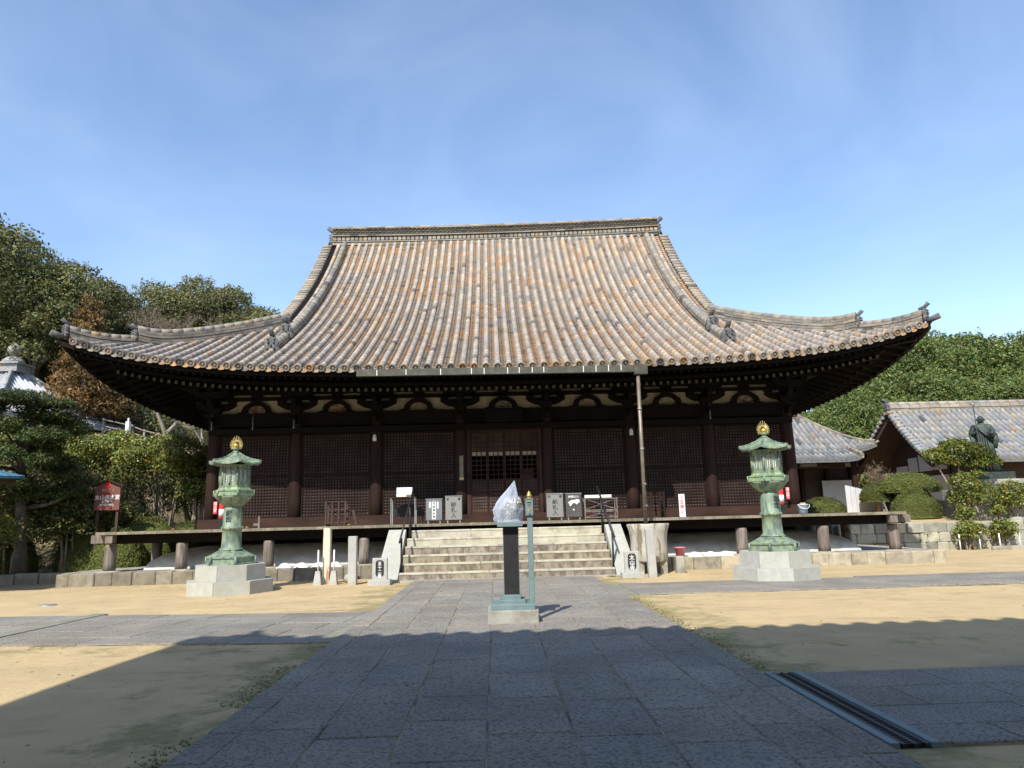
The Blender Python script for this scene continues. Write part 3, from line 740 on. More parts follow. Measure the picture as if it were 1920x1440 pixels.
    # lattice shutters (bars over boards), two leaves per bay
    for i in range(7):
        if i == 3: continue
        xa, xb = X0 + COLX[i] + .19, X0 + COLX[i + 1] - .19; fr = .05
        b = MB(); b.box(xa + .03, xb - .03, YW + .018, YW + .03, 1.72, 4.22)
        bk = b
        b = MB(); b.box(xa, xa + fr, YW - .03, YW + .05, 1.705, 4.255); b.box(xb - fr, xb, YW - .03, YW + .05, 1.705, 4.255)
        for z in (1.705, 2.92, 2.975, 4.205): b.box(xa + fr, xb - fr, YW - .028, YW + .05, z, z + .05)
        nn = 23; 
        for k in range(1, nn):
            x = xa + fr + (xb - xa - 2 * fr) * k / nn; b.box(x - .015, x + .015, YW - .012, YW + .05, 1.756, 4.204)
        for (za, zb) in ((1.756, 2.92), (3.026, 4.204)):
            mm = 13
            for k in range(1, mm):
                z = za + (zb - za) * k / mm; b.box(xa + fr, xb - fr, YW - .014, YW + .048, z - .014, z + .014)
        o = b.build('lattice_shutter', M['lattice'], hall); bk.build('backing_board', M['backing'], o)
    # brackets on the columns
    b = MB()
    def arm(x, w2, z, y0, y1, h=.2):
        pts = [(x - w2, z + h), (x - w2, z + h * .72)]
        for q in range(6):
            a = q / 5; pts.append((x - w2 + (w2 * .62) * a, z + h * .72 * (1 - math.sin(a * math.pi / 2)) ** 1.0))
        for q in range(5, -1, -1):
            a = q / 5; pts.append((x + w2 - (w2 * .62) * a, z + h * .72 * (1 - math.sin(a * math.pi / 2)) ** 1.0))
        pts += [(x + w2, z + h * .72), (x + w2, z + h)]
        b.prism(pts, y0, y1)
    for x in COLX:
        x += X0; b = MB()
        b.prism([(x - .13, 4.92), (x + .13, 4.92), (x + .21, 5.02), (x + .21, 5.12), (x - .21, 5.12), (x - .21, 5.02)], YW - .24, YW + .05)
        arm(x, .62, 5.03, YW - .09, YW + .018, .22)
        for dx in (-.5, 0, .5): b.prism([(x + dx - .09, 5.25), (x + dx + .09, 5.25), (x + dx + .13, 5.31), (x + dx + .13, 5.34), (x + dx - .13, 5.34), (x + dx - .13, 5.31)], YW - .13, YW + .015)
        b.prismx([(YW - .62, 5.34), (YW - .62, 5.22), (YW - .45, 5.10), (YW - .1, 5.10), (YW - .1, 5.34)], x - .07, x + .07)
        arm(x, .55, 5.36, YW - .60, YW - .46, .2)
        for dx in (-.44, 0, .44): b.prism([(x + dx - .08, 5.56), (x + dx + .08, 5.56), (x + dx + .12, 5.62), (x + dx + .12, 5.66), (x + dx - .12, 5.66), (x + dx - .12, 5.62)], YW - .62, YW - .42)
        b.box(x - .08, x + .08, YW - .36, YW - .192, 4.56, 4.78)
        b.prismx([(YW - .50, 4.70), (YW - .36, 4.54), (YW - .36, 4.80), (YW - .46, 4.80)], x - .06, x + .06)
        b.build('bracket_set', M['wood'], hall)
    # frog-leg struts with carved infill between the columns
    for i in range(7):
        xm = X0 + (COLX[i] + COLX[i + 1]) / 2
        b = MB()
        o_ = []; inn = []
        for q in range(13):
            t = q / 12 * math.pi; cx = math.cos(t); sz = math.sin(t)
            o_.append((xm + (.40 * cx if abs(cx) < .8 else (.36 + .5 * (abs(cx) - .8)) * (1 if cx > 0 else -1)), 4.925 + .40 * sz ** .8))
            inn.append((xm + .29 * cx, 4.925 + .26 * sz ** .8))
        for q in range(12):
            b.prism([o_[q], o_[q + 1], inn[q + 1], inn[q]], YW - .10, YW - .02)
        for sg in (-1, 1):      # spreading feet
            b.prism([(xm + sg * .33, 4.925), (xm + sg * .62, 4.925), (xm + sg * .58, 4.955), (xm + sg * .46, 4.975), (xm + sg * .38, 5.05)][::sg], YW - .095, YW - .018)
        b.prism([(xm - .12, 5.30), (xm + .12, 5.30), (xm + .16, 5.36), (xm - .16, 5.36)], YW - .13, YW - .03)
        st = b.build('frog_leg_strut', M['wood'], hall)
        b = MB(); rr = random.Random(i)
        for q in range(26):
            a = rr.uniform(0, math.pi); d = rr.uniform(.02, .22); x = xm + d * 1.1 * math.cos(a); z = 4.945 + d * math.sin(a)
            b.ball((x, YW - .03, z), rr.uniform(.014, .03), 6, 4)
        b.build('carving', mat('carving_paint_%d' % i, [(.30, .12, .09), (.42, .15, .11), (.42, .34, .18), (.12, .12, .10), (.40, .30, .15), (.55, .46, .32), (.20, .14, .11)][i], None, 20, .8), st)
    # stripes of plaster are interrupted by struts above
    for i in range(7):
        xm = X0 + (COLX[i] + COLX[i + 1]) / 2; b = MB(); b.box(xm - .17, xm + .17, YW - .08, YW + .015, 5.445, 5.525); b.build('wall_strut', M['wood'], hall)
    for x in COLX: b = MB(); b.box(X0 + x - .52, X0 + x + .52, YW - .08, YW + .015, 5.446, 5.524); b.build('wall_strut', M['wood'], hall)
    # door: four leaves
    b = MB(); b.box(X0 - 1.17, X0 - 1.06, YW - .10, YW + .08, 1.66, 4.40); b.box(X0 + 1.06, X0 + 1.17, YW - .10, YW + .08, 1.66, 4.40); b.box(X0 - 1.06, X0 + 1.06, YW - .09, YW + .08, 4.22, 4.26)
    b.build('door_frame', M['redwood'], hall)
    for k in range(4):
        xa = X0 - 1.055 + k * .5275; xb = xa + .5225; dy = .0 if k % 2 else -.03
        y0, y1 = YW - .03 + dy, YW + .005 + dy; fr = .045
        b = MB(); b.box(xa, xa + fr, y0, y1, 1.665, 4.215); b.box(xb - fr, xb, y0, y1, 1.665, 4.215)
        for z0, z1 in ((1.665, 1.74), (2.30, 2.36), (2.66, 2.72), (4.15, 4.215)): b.box(xa + fr, xb - fr, y0 + .002, y1 - .002, z0, z1)
        for q in (1, 2):
            x = xa + fr + (xb - xa - 2 * fr) * q / 3; b.box(x - .012, x + .012, y0 + .004, y1 - .004, 2.72, 4.15)
        for q in range(1, 10):
            z = 2.72 + 1.43 * q / 10; b.box(xa + fr, xb - fr, y0 + .006, y1 - .006, z - .012, z + .012)
        for (za, zb, nz) in ((1.74, 2.30, 6), (2.36, 2.66, 4)):
            for q in range(1, 6): x = xa + fr + (xb - xa - 2 * fr) * q / 6; b.box(x - .01, x + .01, y0 + .004, y1 - .004, za, zb)
            for q in range(1, nz): z = za + (zb - za) * q / nz; b.box(xa + fr, xb - fr, y0 + .006, y1 - .006, z - .01, z + .01)
        o = b.build('door_leaf', M['redwood'], hall)
        b = MB(); b.box(xa + .01, xb - .01, y1 - .012, y1 - .004, 1.68, 2.70); o2 = b.build('door_board', M['backing'], o)
        b = MB(); b.col = (.75, .7, .62) if k < 2 else (.5, .48, .42)
        b.box(xa + .01, xb - .01, y1 + .001, y1 + .008, 3.58, 4.2); b.build('door_paper', M['backing'], o)
        b = MB(); b.box(xa + .03, xb - .03, y1 + .001, y1 + .008, 3.44, 3.565); b.build('white_paper', M['plaster'], o)
        if k == 3:
            b = MB(); b.box(xa + .04, xb - .14, y1 + .009, y1 + .014, 2.72, 3.0); b.build('notice_panel', M['redwood'], o)
    # hanging hooks, small lamps, name board
    for x in (-8.95, -7.7, -6.45, 6.45):
        b = MB(); b.tube([(X0 + x, YW - .45, 4.86), (X0 + x, YW - .45, 4.40)], .009, 6); b.tube([(X0 + x, YW - .45, 4.48), (X0 + x, YW - .45, 4.38)], .016, 6); b.build('hanging_hook', M['steel'], hall)
    for x in (-4.0, 3.98):
        b = MB(); b.lathe([(.02, 4.17), (.055, 4.12), (.06, 4.0), (.05, 3.96)], X0 + x, YW - .27, 12); b.box(X0 + x - .03, X0 + x + .03, YW - .22, YW - .18, 4.05, 4.13); b.build('wall_lamp', M['pale'], hall)
    b = MB(); b.box(X0 - 1.39, X0 - 1.27, YW - .235, YW - .205, 2.78, 3.45); o = b.build('name_board', M['deckwood'], hall)
    b = MB(); b.box(X0 - 1.395, X0 - 1.265, YW - .238, YW - .202, 2.70, 2.78); b.build('brass_foot', M['dullgold'], o)
    # ceremonial fixed plaque above the door, dark in the shade
    b = MB(); b.prism([(X0 - .55, 4.46), (X0 + .55, 4.46), (X0 + .62, 4.86), (X0 - .62, 4.86)], YW - .34, YW - .26); b.build('plaque', M['wood'], hall)

    # ---------------- veranda
    D0, D1, DY = X0 - 11.2, X0 + 11.2, 20.1
    b = MB(); x = D0
    while x < D1 - .05:
        wd = rnd.uniform(.24, .42); g = rnd.uniform(.8, 1.2); b.col = (g, g * rnd.uniform(.96, 1.03), g * rnd.uniform(.92, 1.03)); xe = min(x + wd, D1)
        b.box(x + .003, xe - .003, DY + rnd.uniform(-.012, .012), YW - .2, DK - .075, DK + rnd.uniform(-.003, .003)); x = xe
    for sg in (-1, 1):
        y = YW - .2
        while y < 43.4:
            wd = .35; g = rnd.uniform(.8, 1.15); b.col = (g, g, g * .98)
            xi, xo = (D0, X0 - 8.9) if sg < 0 else (X0 + 8.9, D1); b.box(xi, xo, y + .003, y + wd - .003, DK - .075, DK); y += wd
    b.build('veranda_floor', M['deckwood'], hall)
    b = MB()
    b.box(X0 - 11.3, X0 + 11.3, DY + .30, DY + .46, DK - .33, DK - .08)
    b.box(X0 - 10.9, X0 + 10.9, YW - .45, YW - .3, DK - .3, DK - .08)
    for sg in (-1, 1):
        b.box(X0 + sg * 10.85 - .08, X0 + sg * 10.85 + .08, DY + .47, 43.4, DK - .32, DK - .08)
        b.box(X0 + sg * 9.3 - .08, X0 + sg * 9.3 + .08, DY + 2, 43.4, DK - .32, DK - .08)
    b.build('veranda_beam', M['wood'], hall)
    for sg in (-1, 1):
        b = MB(); x = X0 + sg * 11.45; b.box(min(x, x - sg * .42), max(x, x - sg * .42), DY + .27, DY + .49, DK - .30, DK - .08); b.box(X0 + sg * 10.85 - .1, X0 + sg * 10.85 + .1, DY + .04, DY + .265, DK - .30, DK - .09); b.build('beam_end', M['postwood'], hall)
    for x in [-10.95, -9.0, -6.62, -3.98, -1.36, 1.36, 3.98, 6.62, 8.95, 10.98]:
        b = MB(); b.T = Matrix.Translation((X0 + x, DY + .38, 0)); r = rnd.uniform(.145, .165)
        b.lathe([(r * 1.08, .36), (r, .55), (r, 1.0), (r * .97, DK - .34)], 0, 0, 14); b.build('veranda_post', M['postwood'], hall)
        b = MB(); b.lathe([(.30, .30), (.28, .34), (.2, .365)], X0 + x, DY + .38, 12); b.build('base_stone', M['podium'], hall)
    for k in range(1, 9):
        for sg in (-1, 1):
            b = MB(); b.lathe([(.155, .1), (.15, DK - .34)], X0 + sg * 10.85, DY + .38 + k * 2.55, 12); b.build('veranda_post', M['postwood'], hall)
    # white mound under the floor
    b = MB(); b.smooth = True
    prof = [(0, .0), (.04, .10), (.12, .22), (.35, .38), (.75, .52), (1.3, .60)]
    def mound(u, v):
        k = v * 5; i = min(4, int(k)); f = k - i; ins = prof[i][0] * (1 - f) + prof[i + 1][0] * f; z = prof[i][1] * (1 - f) + prof[i + 1][1] * f
        a, bb_ = 10.25 - ins, None
        per = u * 4; e = int(per) % 4; f2 = per - int(per)
        x0, x1, y0, y1 = X0 - 10.25 + ins, X0 + 10.25 - ins, 20.95 + ins, 42.8 - ins
        c = [(x0, y0), (x1, y0), (x1, y1), (x0, y1)]; p, q = c[e], c[(e + 1) % 4]
        if u >= 1: p = q = c[0]; f2 = 0
        return (p[0] + (q[0] - p[0]) * f2, p[1] + (q[1] - p[1]) * f2, .335 + z)
    b.grid(mound, 64, 5); b.smooth = False
    b.poly([(X0 - 8.95, 22.25, .935), (X0 + 8.95, 22.25, .935), (X0 + 8.95, 41.5, .935), (X0 - 8.95, 41.5, .935)])
    b.build('plaster_mound', M['white'], hall)
    b = MB(); b.box(X0 - 8.9, X0 + 8.9, YW - .05, YW + .1, .9, 1.42); b.box(X0 - 8.95, X0 - 8.75, YW, 41, .9, 1.42); b.box(X0 + 8.75, X0 + 8.95, YW, 41, .9, 1.42); b.build('crawl_space_boards', M['wood'], hall)
    # podium of edging stones
    b = MB(); b.box(X0 - 12.0, X0 + 12.0, 20.1, 44, .0, .325); 
    b.build('podium', M['concrete'], hall)
    for sg in (-1, 1):
        b = MB(); x = 3.32
        while x < 12.05:
            l = rnd.uniform(.42, .8); xe = min(x + l, 12.05); xa, xb = sorted((sg * x, sg * xe))
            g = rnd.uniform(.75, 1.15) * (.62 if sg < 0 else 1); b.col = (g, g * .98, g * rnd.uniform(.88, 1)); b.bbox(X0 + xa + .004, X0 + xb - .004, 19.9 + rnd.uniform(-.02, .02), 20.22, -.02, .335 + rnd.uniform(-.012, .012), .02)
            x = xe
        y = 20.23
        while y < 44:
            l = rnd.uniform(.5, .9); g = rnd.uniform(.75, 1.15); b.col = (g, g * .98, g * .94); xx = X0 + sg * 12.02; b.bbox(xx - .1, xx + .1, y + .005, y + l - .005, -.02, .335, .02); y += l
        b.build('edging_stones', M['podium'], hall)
    # gutter and downpipe
    b = MB(); zg0, zg1 = 5.58, 5.50
    i = b.addv([(X0 - 4.05, 19.33, 5.44), (X0 + 3.98, 19.33, 5.41), (X0 + 3.98, 19.33, 5.60), (X0 - 4.05, 19.33, 5.63), (X0 - 4.05, 19.47, 5.44), (X0 + 3.98, 19.47, 5.41), (X0 + 3.98, 19.47, 5.56), (X0 - 4.05, 19.47, 5.59)])
    for f in ((0, 1, 2, 3), (5, 4, 7, 6), (4, 5, 1, 0), (0, 3, 7, 4), (1, 5, 6, 2)): b.face([i + a for a in f])
    b.box(X0 + 3.62, X0 + 3.99, 19.30, 19.50, 5.34, 5.62)
    g = b.build('gutter', M['gutter'], hall)
    b = MB()
    for x in (-3.5, -2.7, -1.75, -.9, -.55, .1, .42, .78, 1.1, 2.2, 2.55, 2.9, 3.25): b.box(X0 + x, X0 + x + .02, 19.322, 19.328, 5.42 + rnd.uniform(0, .04), 5.60)
    b.build('drip_stain', M['pale'], g)
    b = MB(); b.tube([(3.80, 19.40, 5.36), (3.765, 19.36, 1.16)], .052, 10)
    dp = b.build('downpipe', M['pipe'], hall)
    b = MB()
    for z in (4.35, 3.25, 2.3, 1.72): b.tube([(3.79, 19.38, z), (3.79, 19.38, z + .04)], .062, 10)
    b.build('pipe_collar', M['steel'], dp)
build_hall()
from mathutils import noise as mnoise
# ================================================================ STONE STEPS AND HANDRAILS
def build_steps():
    t = thing('stone_steps', 'wide flight of pale stone steps with sloping cheek walls up to the veranda', 'steps', (0, 19.2, 0))
    Y = [18.55, 18.85, 19.15, 19.45, 19.75, 20.05]; Z = [.21, .42, .62, .83, 1.03, 1.24]
    b = MB(); b.col = (.9, .9, .9); b.bbox(-2.78, 2.86, 18.42, 18.6, -.02, .035, .008); b.build('kerb', M['stepstone'], t)
    for k in range(6):
        b = MB(); bn = MB(); x0, x1 = -2.70 + .015 * k, 2.76 - .015 * k; x = x0
        while x < x1 - .02:
            l = rnd.uniform(.9, 2.2); xe = x1 if x + l > x1 - .5 else x + l; g = rnd.uniform(.85, 1.1) * (1.15 if k > 3 else 1.0); b.col = (g, g * .98, g * rnd.uniform(.84, .97))
            b.box(x + .003, xe - .003, Y[k] + .012, 20.09 if k == 5 else Y[k + 1] + .05, (Z[k - 1] if k else -.02), Z[k] - .045); bn.col = tuple(min(1.3, q * 1.12) for q in b.col); bn.bbox(x + .002, xe - .002, Y[k], 20.09 if k == 5 else Y[k + 1] + .05, Z[k] - .0445, Z[k], .012); x = xe
        st_ = b.build('step', M['stepstone'] if k > 3 else M['stepdark'], t); bn.build('tread', M['stepstone'], st_)
    for sg, xa, xb in ((-1, -3.28, -2.72), (1, 2.78, 3.32)):
        b = MB(); b.col = (.98, .98, .95)
        xo, xi = (xa, xb) if sg < 0 else (xb, xa)
        yA, zA, yB, zB = 18.44, .03, 19.95, 1.27
        P = [(xo, yA, -.02), (xi, yA, -.02), (xo + sg * -.0, yA, zA), (xi, yA, zA), (xo - sg * .13, yB, zB), (xi + sg * -.03, yB, zB), (xo - sg * .13, 20.09, zB), (xi + sg * -.03, 20.09, zB), (xo - sg * .13, 20.09, -.02), (xi - sg * .03, 20.09, -.02)]
        i = b.addv(P)
        for f in ((0, 1, 3, 2), (2, 3, 5, 4), (4, 5, 7, 6), (0, 2, 4, 6, 8), (1, 9, 7, 5, 3), (6, 7, 9, 8)): b.face([i + a for a in f])
        b.build('cheek_wall', M['granite'], t)
build_steps()
for sg, lab in ((-1, 'slanting black metal handrail on the left side of the stone steps'), (1, 'slanting black metal handrail on the right side of the stone steps, near the big tub')):
    x = .05 + sg * 2.62
    t = thing('handrail', lab, 'handrail', (x, 19.3, .2), 'handrails of the stone steps')
    b = MB(); b.tube([(x + sg * .12, 18.62, .96), (x - sg * .02, 20.42, 2.34)], .026, 10); b.build('rail', M['black'], t)
    for (y, z0, z1) in ((18.78, .21, 1.07), (20.0, 1.03, 2.0)):
        b = MB(); xx = x + sg * .10 * (20.3 - y) / 1.7; b.tube([(xx, y, z0), (xx, y, z1)], .026, 10); b.lathe([(.06, z0), (.06, z0 + .015)], xx, y, 12); b.build('post', M['black'], t)

# ================================================================ BRONZE LANTERNS
def build_lantern(cx, cy, label):
    t = thing('bronze_lantern', label, 'lantern', (cx, cy, 0), 'tall bronze lanterns before the hall')
    a8 = R(22.5) + R(22.5)
    def octa(r, z0, z1, name):
        b = MB(); n = 8
        for k in range(n):
            a0, a1 = math.pi * 2 * k / n - math.pi / 2, math.pi * 2 * (k + 1) / n - math.pi / 2
            g = rnd.uniform(.92, 1.1) * 1.0; b.col = (g, g, g * rnd.uniform(.93, 1.0)); e = .004
            i = b.addv([(cx + r * math.cos(a0 + e), cy + r * math.sin(a0 + e), z0), (cx + r * math.cos(a1 - e), cy + r * math.sin(a1 - e), z0), (cx + r * math.cos(a1 - e), cy + r * math.sin(a1 - e), z1), (cx + r * math.cos(a0 + e), cy + r * math.sin(a0 + e), z1), (cx, cy, z1), (cx, cy, z0)])
            b.face((i, i + 1, i + 2, i + 3)); b.face((i + 3, i + 2, i + 4)); b.face((i, i + 3, i + 4, i + 5)); b.face((i + 1, i + 5, i + 4, i + 2))
        return b.build(name, M['granite'], t)
    octa(.98, -.02, .285, 'pedestal'); octa(.80, .287, .625, 'pedestal')
    h6 = R(-60)
    b = MB(); b.lathe([(.58, .626), (.58, .66), (.54, .67), (.54, .76), (.57, .77), (.57, .80), (.48, .84), (.36, .90), (.29, .94)], cx, cy, 6, h6, False)
    for k in range(6):
        a = h6 + R(60) * k; x, y = cx + .56 * math.cos(a), cy + .56 * math.sin(a); b.tube([(x, y, .63), (x, y, .80)], .03, 6)
    b.build('base', M['bronze'], t)
    b = MB(); b.lathe([(.29, .94), (.26, .97), (.225, 1.0), (.215, 1.2), (.213, 1.40), (.235, 1.41), (.24, 1.44), (.235, 1.47), (.213, 1.48), (.215, 1.75), (.205, 1.86), (.195, 1.92)], cx, cy, 28)
    for k in range(8): b.tube([(cx + .232 * math.cos(R(45) * k), cy + .232 * math.sin(R(45) * k), 1.44)] * 1 + [(cx + .255 * math.cos(R(45) * k), cy + .255 * math.sin(R(45) * k), 1.44)], .03, 8)
    sh = b.build('shaft', M['bronze'], t)
    text('献燈', .14, cx + (-.02 if cx < 0 else .07), cy - .206, 1.84, M['statue'], sh, depth=.03)
    b = MB(); b.lathe([(.195, 1.92), (.26, 1.97), (.34, 2.05), (.40, 2.13), (.42, 2.16)], cx, cy, 24)
    b.build('bowl', M['bronze'], t)
    b = MB(); b.col = (1.15, 1.2, 1.0); b.lathe([(.44, 2.16), (.475, 2.17), (.475, 2.20), (.455, 2.205), (.455, 2.27), (.475, 2.275), (.475, 2.30), (.40, 2.31), (.37, 2.35), (.37, 2.37), (.34, 2.375)], cx, cy, 6, h6, False)
    for k in range(6):
        a = h6 + R(60) * k; x, y = cx + .465 * math.cos(a), cy + .465 * math.sin(a); b.tube([(x, y, 2.17), (x, y, 2.30)], .02, 6)
    b.build('platform', M['bronze'], t)
    # fire box: frames, lattice and pale panes
    fb = MB(); pane = MB(); r = .345
    fb.lathe([(r + .015, 2.375), (r + .015, 2.41), (r - .02, 2.415)], cx, cy, 6, h6, False); fb.lathe([(r - .02, 2.83), (r + .012, 2.835), (r + .012, 2.88)], cx, cy, 6, h6, False)
    for k in range(6):
        a0 = h6 + R(60) * k; a1 = a0 + R(60)
        p0 = Vector((cx + r * math.cos(a0), cy + r * math.sin(a0), 0)); p1 = Vector((cx + r * math.cos(a1), cy + r * math.sin(a1), 0)); d = p1 - p0; nn = Vector((d.y, -d.x, 0)).normalized()
        fb.tube([p0 + Vector((0, 0, 2.41)), p0 + Vector((0, 0, 2.84))], .024, 6)
        def q(u, z, o): return p0 + d * u + nn * o + Vector((0, 0, z))
        def bar(u0, z0, u1, z1, wd=.008):
            A, B = q(u0, z0, .0), q(u1, z1, .0); fb.tube([A, B], wd, 4)
        # solid borders with a two-light lattice between
        for (ua, ub, za, zb) in ((.05, .16, 2.41, 2.84), (.46, .54, 2.41, 2.84), (.84, .95, 2.41, 2.84), (.16, .84, 2.41, 2.47), (.16, .84, 2.78, 2.84)):
            i = fb.addv([q(ua, za, .006), q(ub, za, .006), q(ub, zb, .006), q(ua, zb, .006)]); fb.face((i, i + 1, i + 2, i + 3))
        for (ua, ub) in ((.16, .46), (.54, .84)):
            for m_ in range(3):
                x = ua + (ub - ua) * (m_ + .0) / 2
                pts = []
                for s_ in range(13):
                    z = 2.47 + .31 * s_ / 12; pts.append(q(max(ua, min(ub, x + (.042 if s_ % 2 else -.042) * (1 if m_ != 1 else -1))), z, .0))
                fb.tube(pts, .009, 4)
        i = pane.addv([q(.04, 2.42, -.02), q(.96, 2.42, -.02), q(.96, 2.83, -.02), q(.04, 2.83, -.02)]); pane.face((i, i + 1, i + 2, i + 3))
    o = fb.build('fire_box', M['bronze'], t); pane.build('window_pane', M['pale'], o)
    # roof with six upturned corners
    b = MB(); b.smooth = False
    def rf(u, v, dz=0):
        k = u * 6; i = min(5, int(k)); f = k - i
        a0 = h6 + R(60) * i; a1 = a0 + R(60); rr = .05 + .54 * v
        p0 = Vector((math.cos(a0), math.sin(a0), 0)); p1 = Vector((math.cos(a1), math.sin(a1), 0)); p = p0 * (1 - f) + p1 * f
        corner = abs(f - .5) * 2
        z = 3.20 - .27 * v ** .72 + .045 * corner ** 3 * v ** 3 - .012 * (1 - corner) * v
        p = p * rr * (1 + .05 * corner ** 4 * v * v); return (cx + p.x, cy + p.y, z + dz)
    b.grid(lambda u, v: rf(u, v), 36, 8)
    b.grid(lambda u, v: rf(u, 1 - v * .45, -.035 - .05 * v), 36, 3)
    for k in range(36):
        i = b.addv([rf(k / 36, 1), rf((k + 1) / 36, 1), rf((k + 1) / 36, 1, -.035), rf(k / 36, 1, -.035)]); b.face((i, i + 1, i + 2, i + 3))
    for k in range(6):
        b.tube([rf(k / 6, v, .008) for v in (0.02, .3, .6, .85, 1)], [.018, .016, .014, .014, .018], 6)
    b.build('roof', M['bronze'], t)
    b = MB(); b.lathe([(.07, 3.18), (.085, 3.20), (.05, 3.215), (.05, 3.24), (.09, 3.26), (.105, 3.29), (.07, 3.295)], cx, cy, 16); fo = b.build('finial', M['bronze'], t)
    b = MB(); b.ball((cx, cy - .01, 3.345), .062, 14, 9); b.build('jewel', M['gold'], fo)
    b = MB(); n = 17
    for k in range(n):
        a = R(-38) + R(256) * k / (n - 1); L_ = .165 + .055 * math.exp(-((a - R(90)) / .45) ** 2)
        for r0, r1, wd in ((.075, L_, .0085),):
            p = [(cx + r0 * math.cos(a) * .9, cy + .02, 3.36 + r0 * math.sin(a)), (cx + (r0 + r1) / 2 * math.cos(a) * .95, cy + .02, 3.36 + (r0 + r1) / 2 * math.sin(a)), (cx + r1 * math.cos(a) * .86, cy + .02, 3.36 + r1 * math.sin(a) * .93 + .01)]
            b.tube(p, [wd, wd * 1.1, wd * .6], 5); b.ball(p[2], .013, 6, 4)
    pts = [(cx + .11 * math.cos(R(-40) + R(260) * k / 20), cy + .02, 3.36 + .11 * math.sin(R(-40) + R(260) * k / 20)) for k in range(21)]; b.tube(pts, .007, 5)
    b.build('flame_halo', M['dullgold'], fo)
    return t
build_lantern(-6.34, 17.03, 'left green bronze lantern with gold flame finial on octagonal granite pedestal')
build_lantern(6.05, 16.45, 'right green bronze lantern with gold flame finial on octagonal granite pedestal')

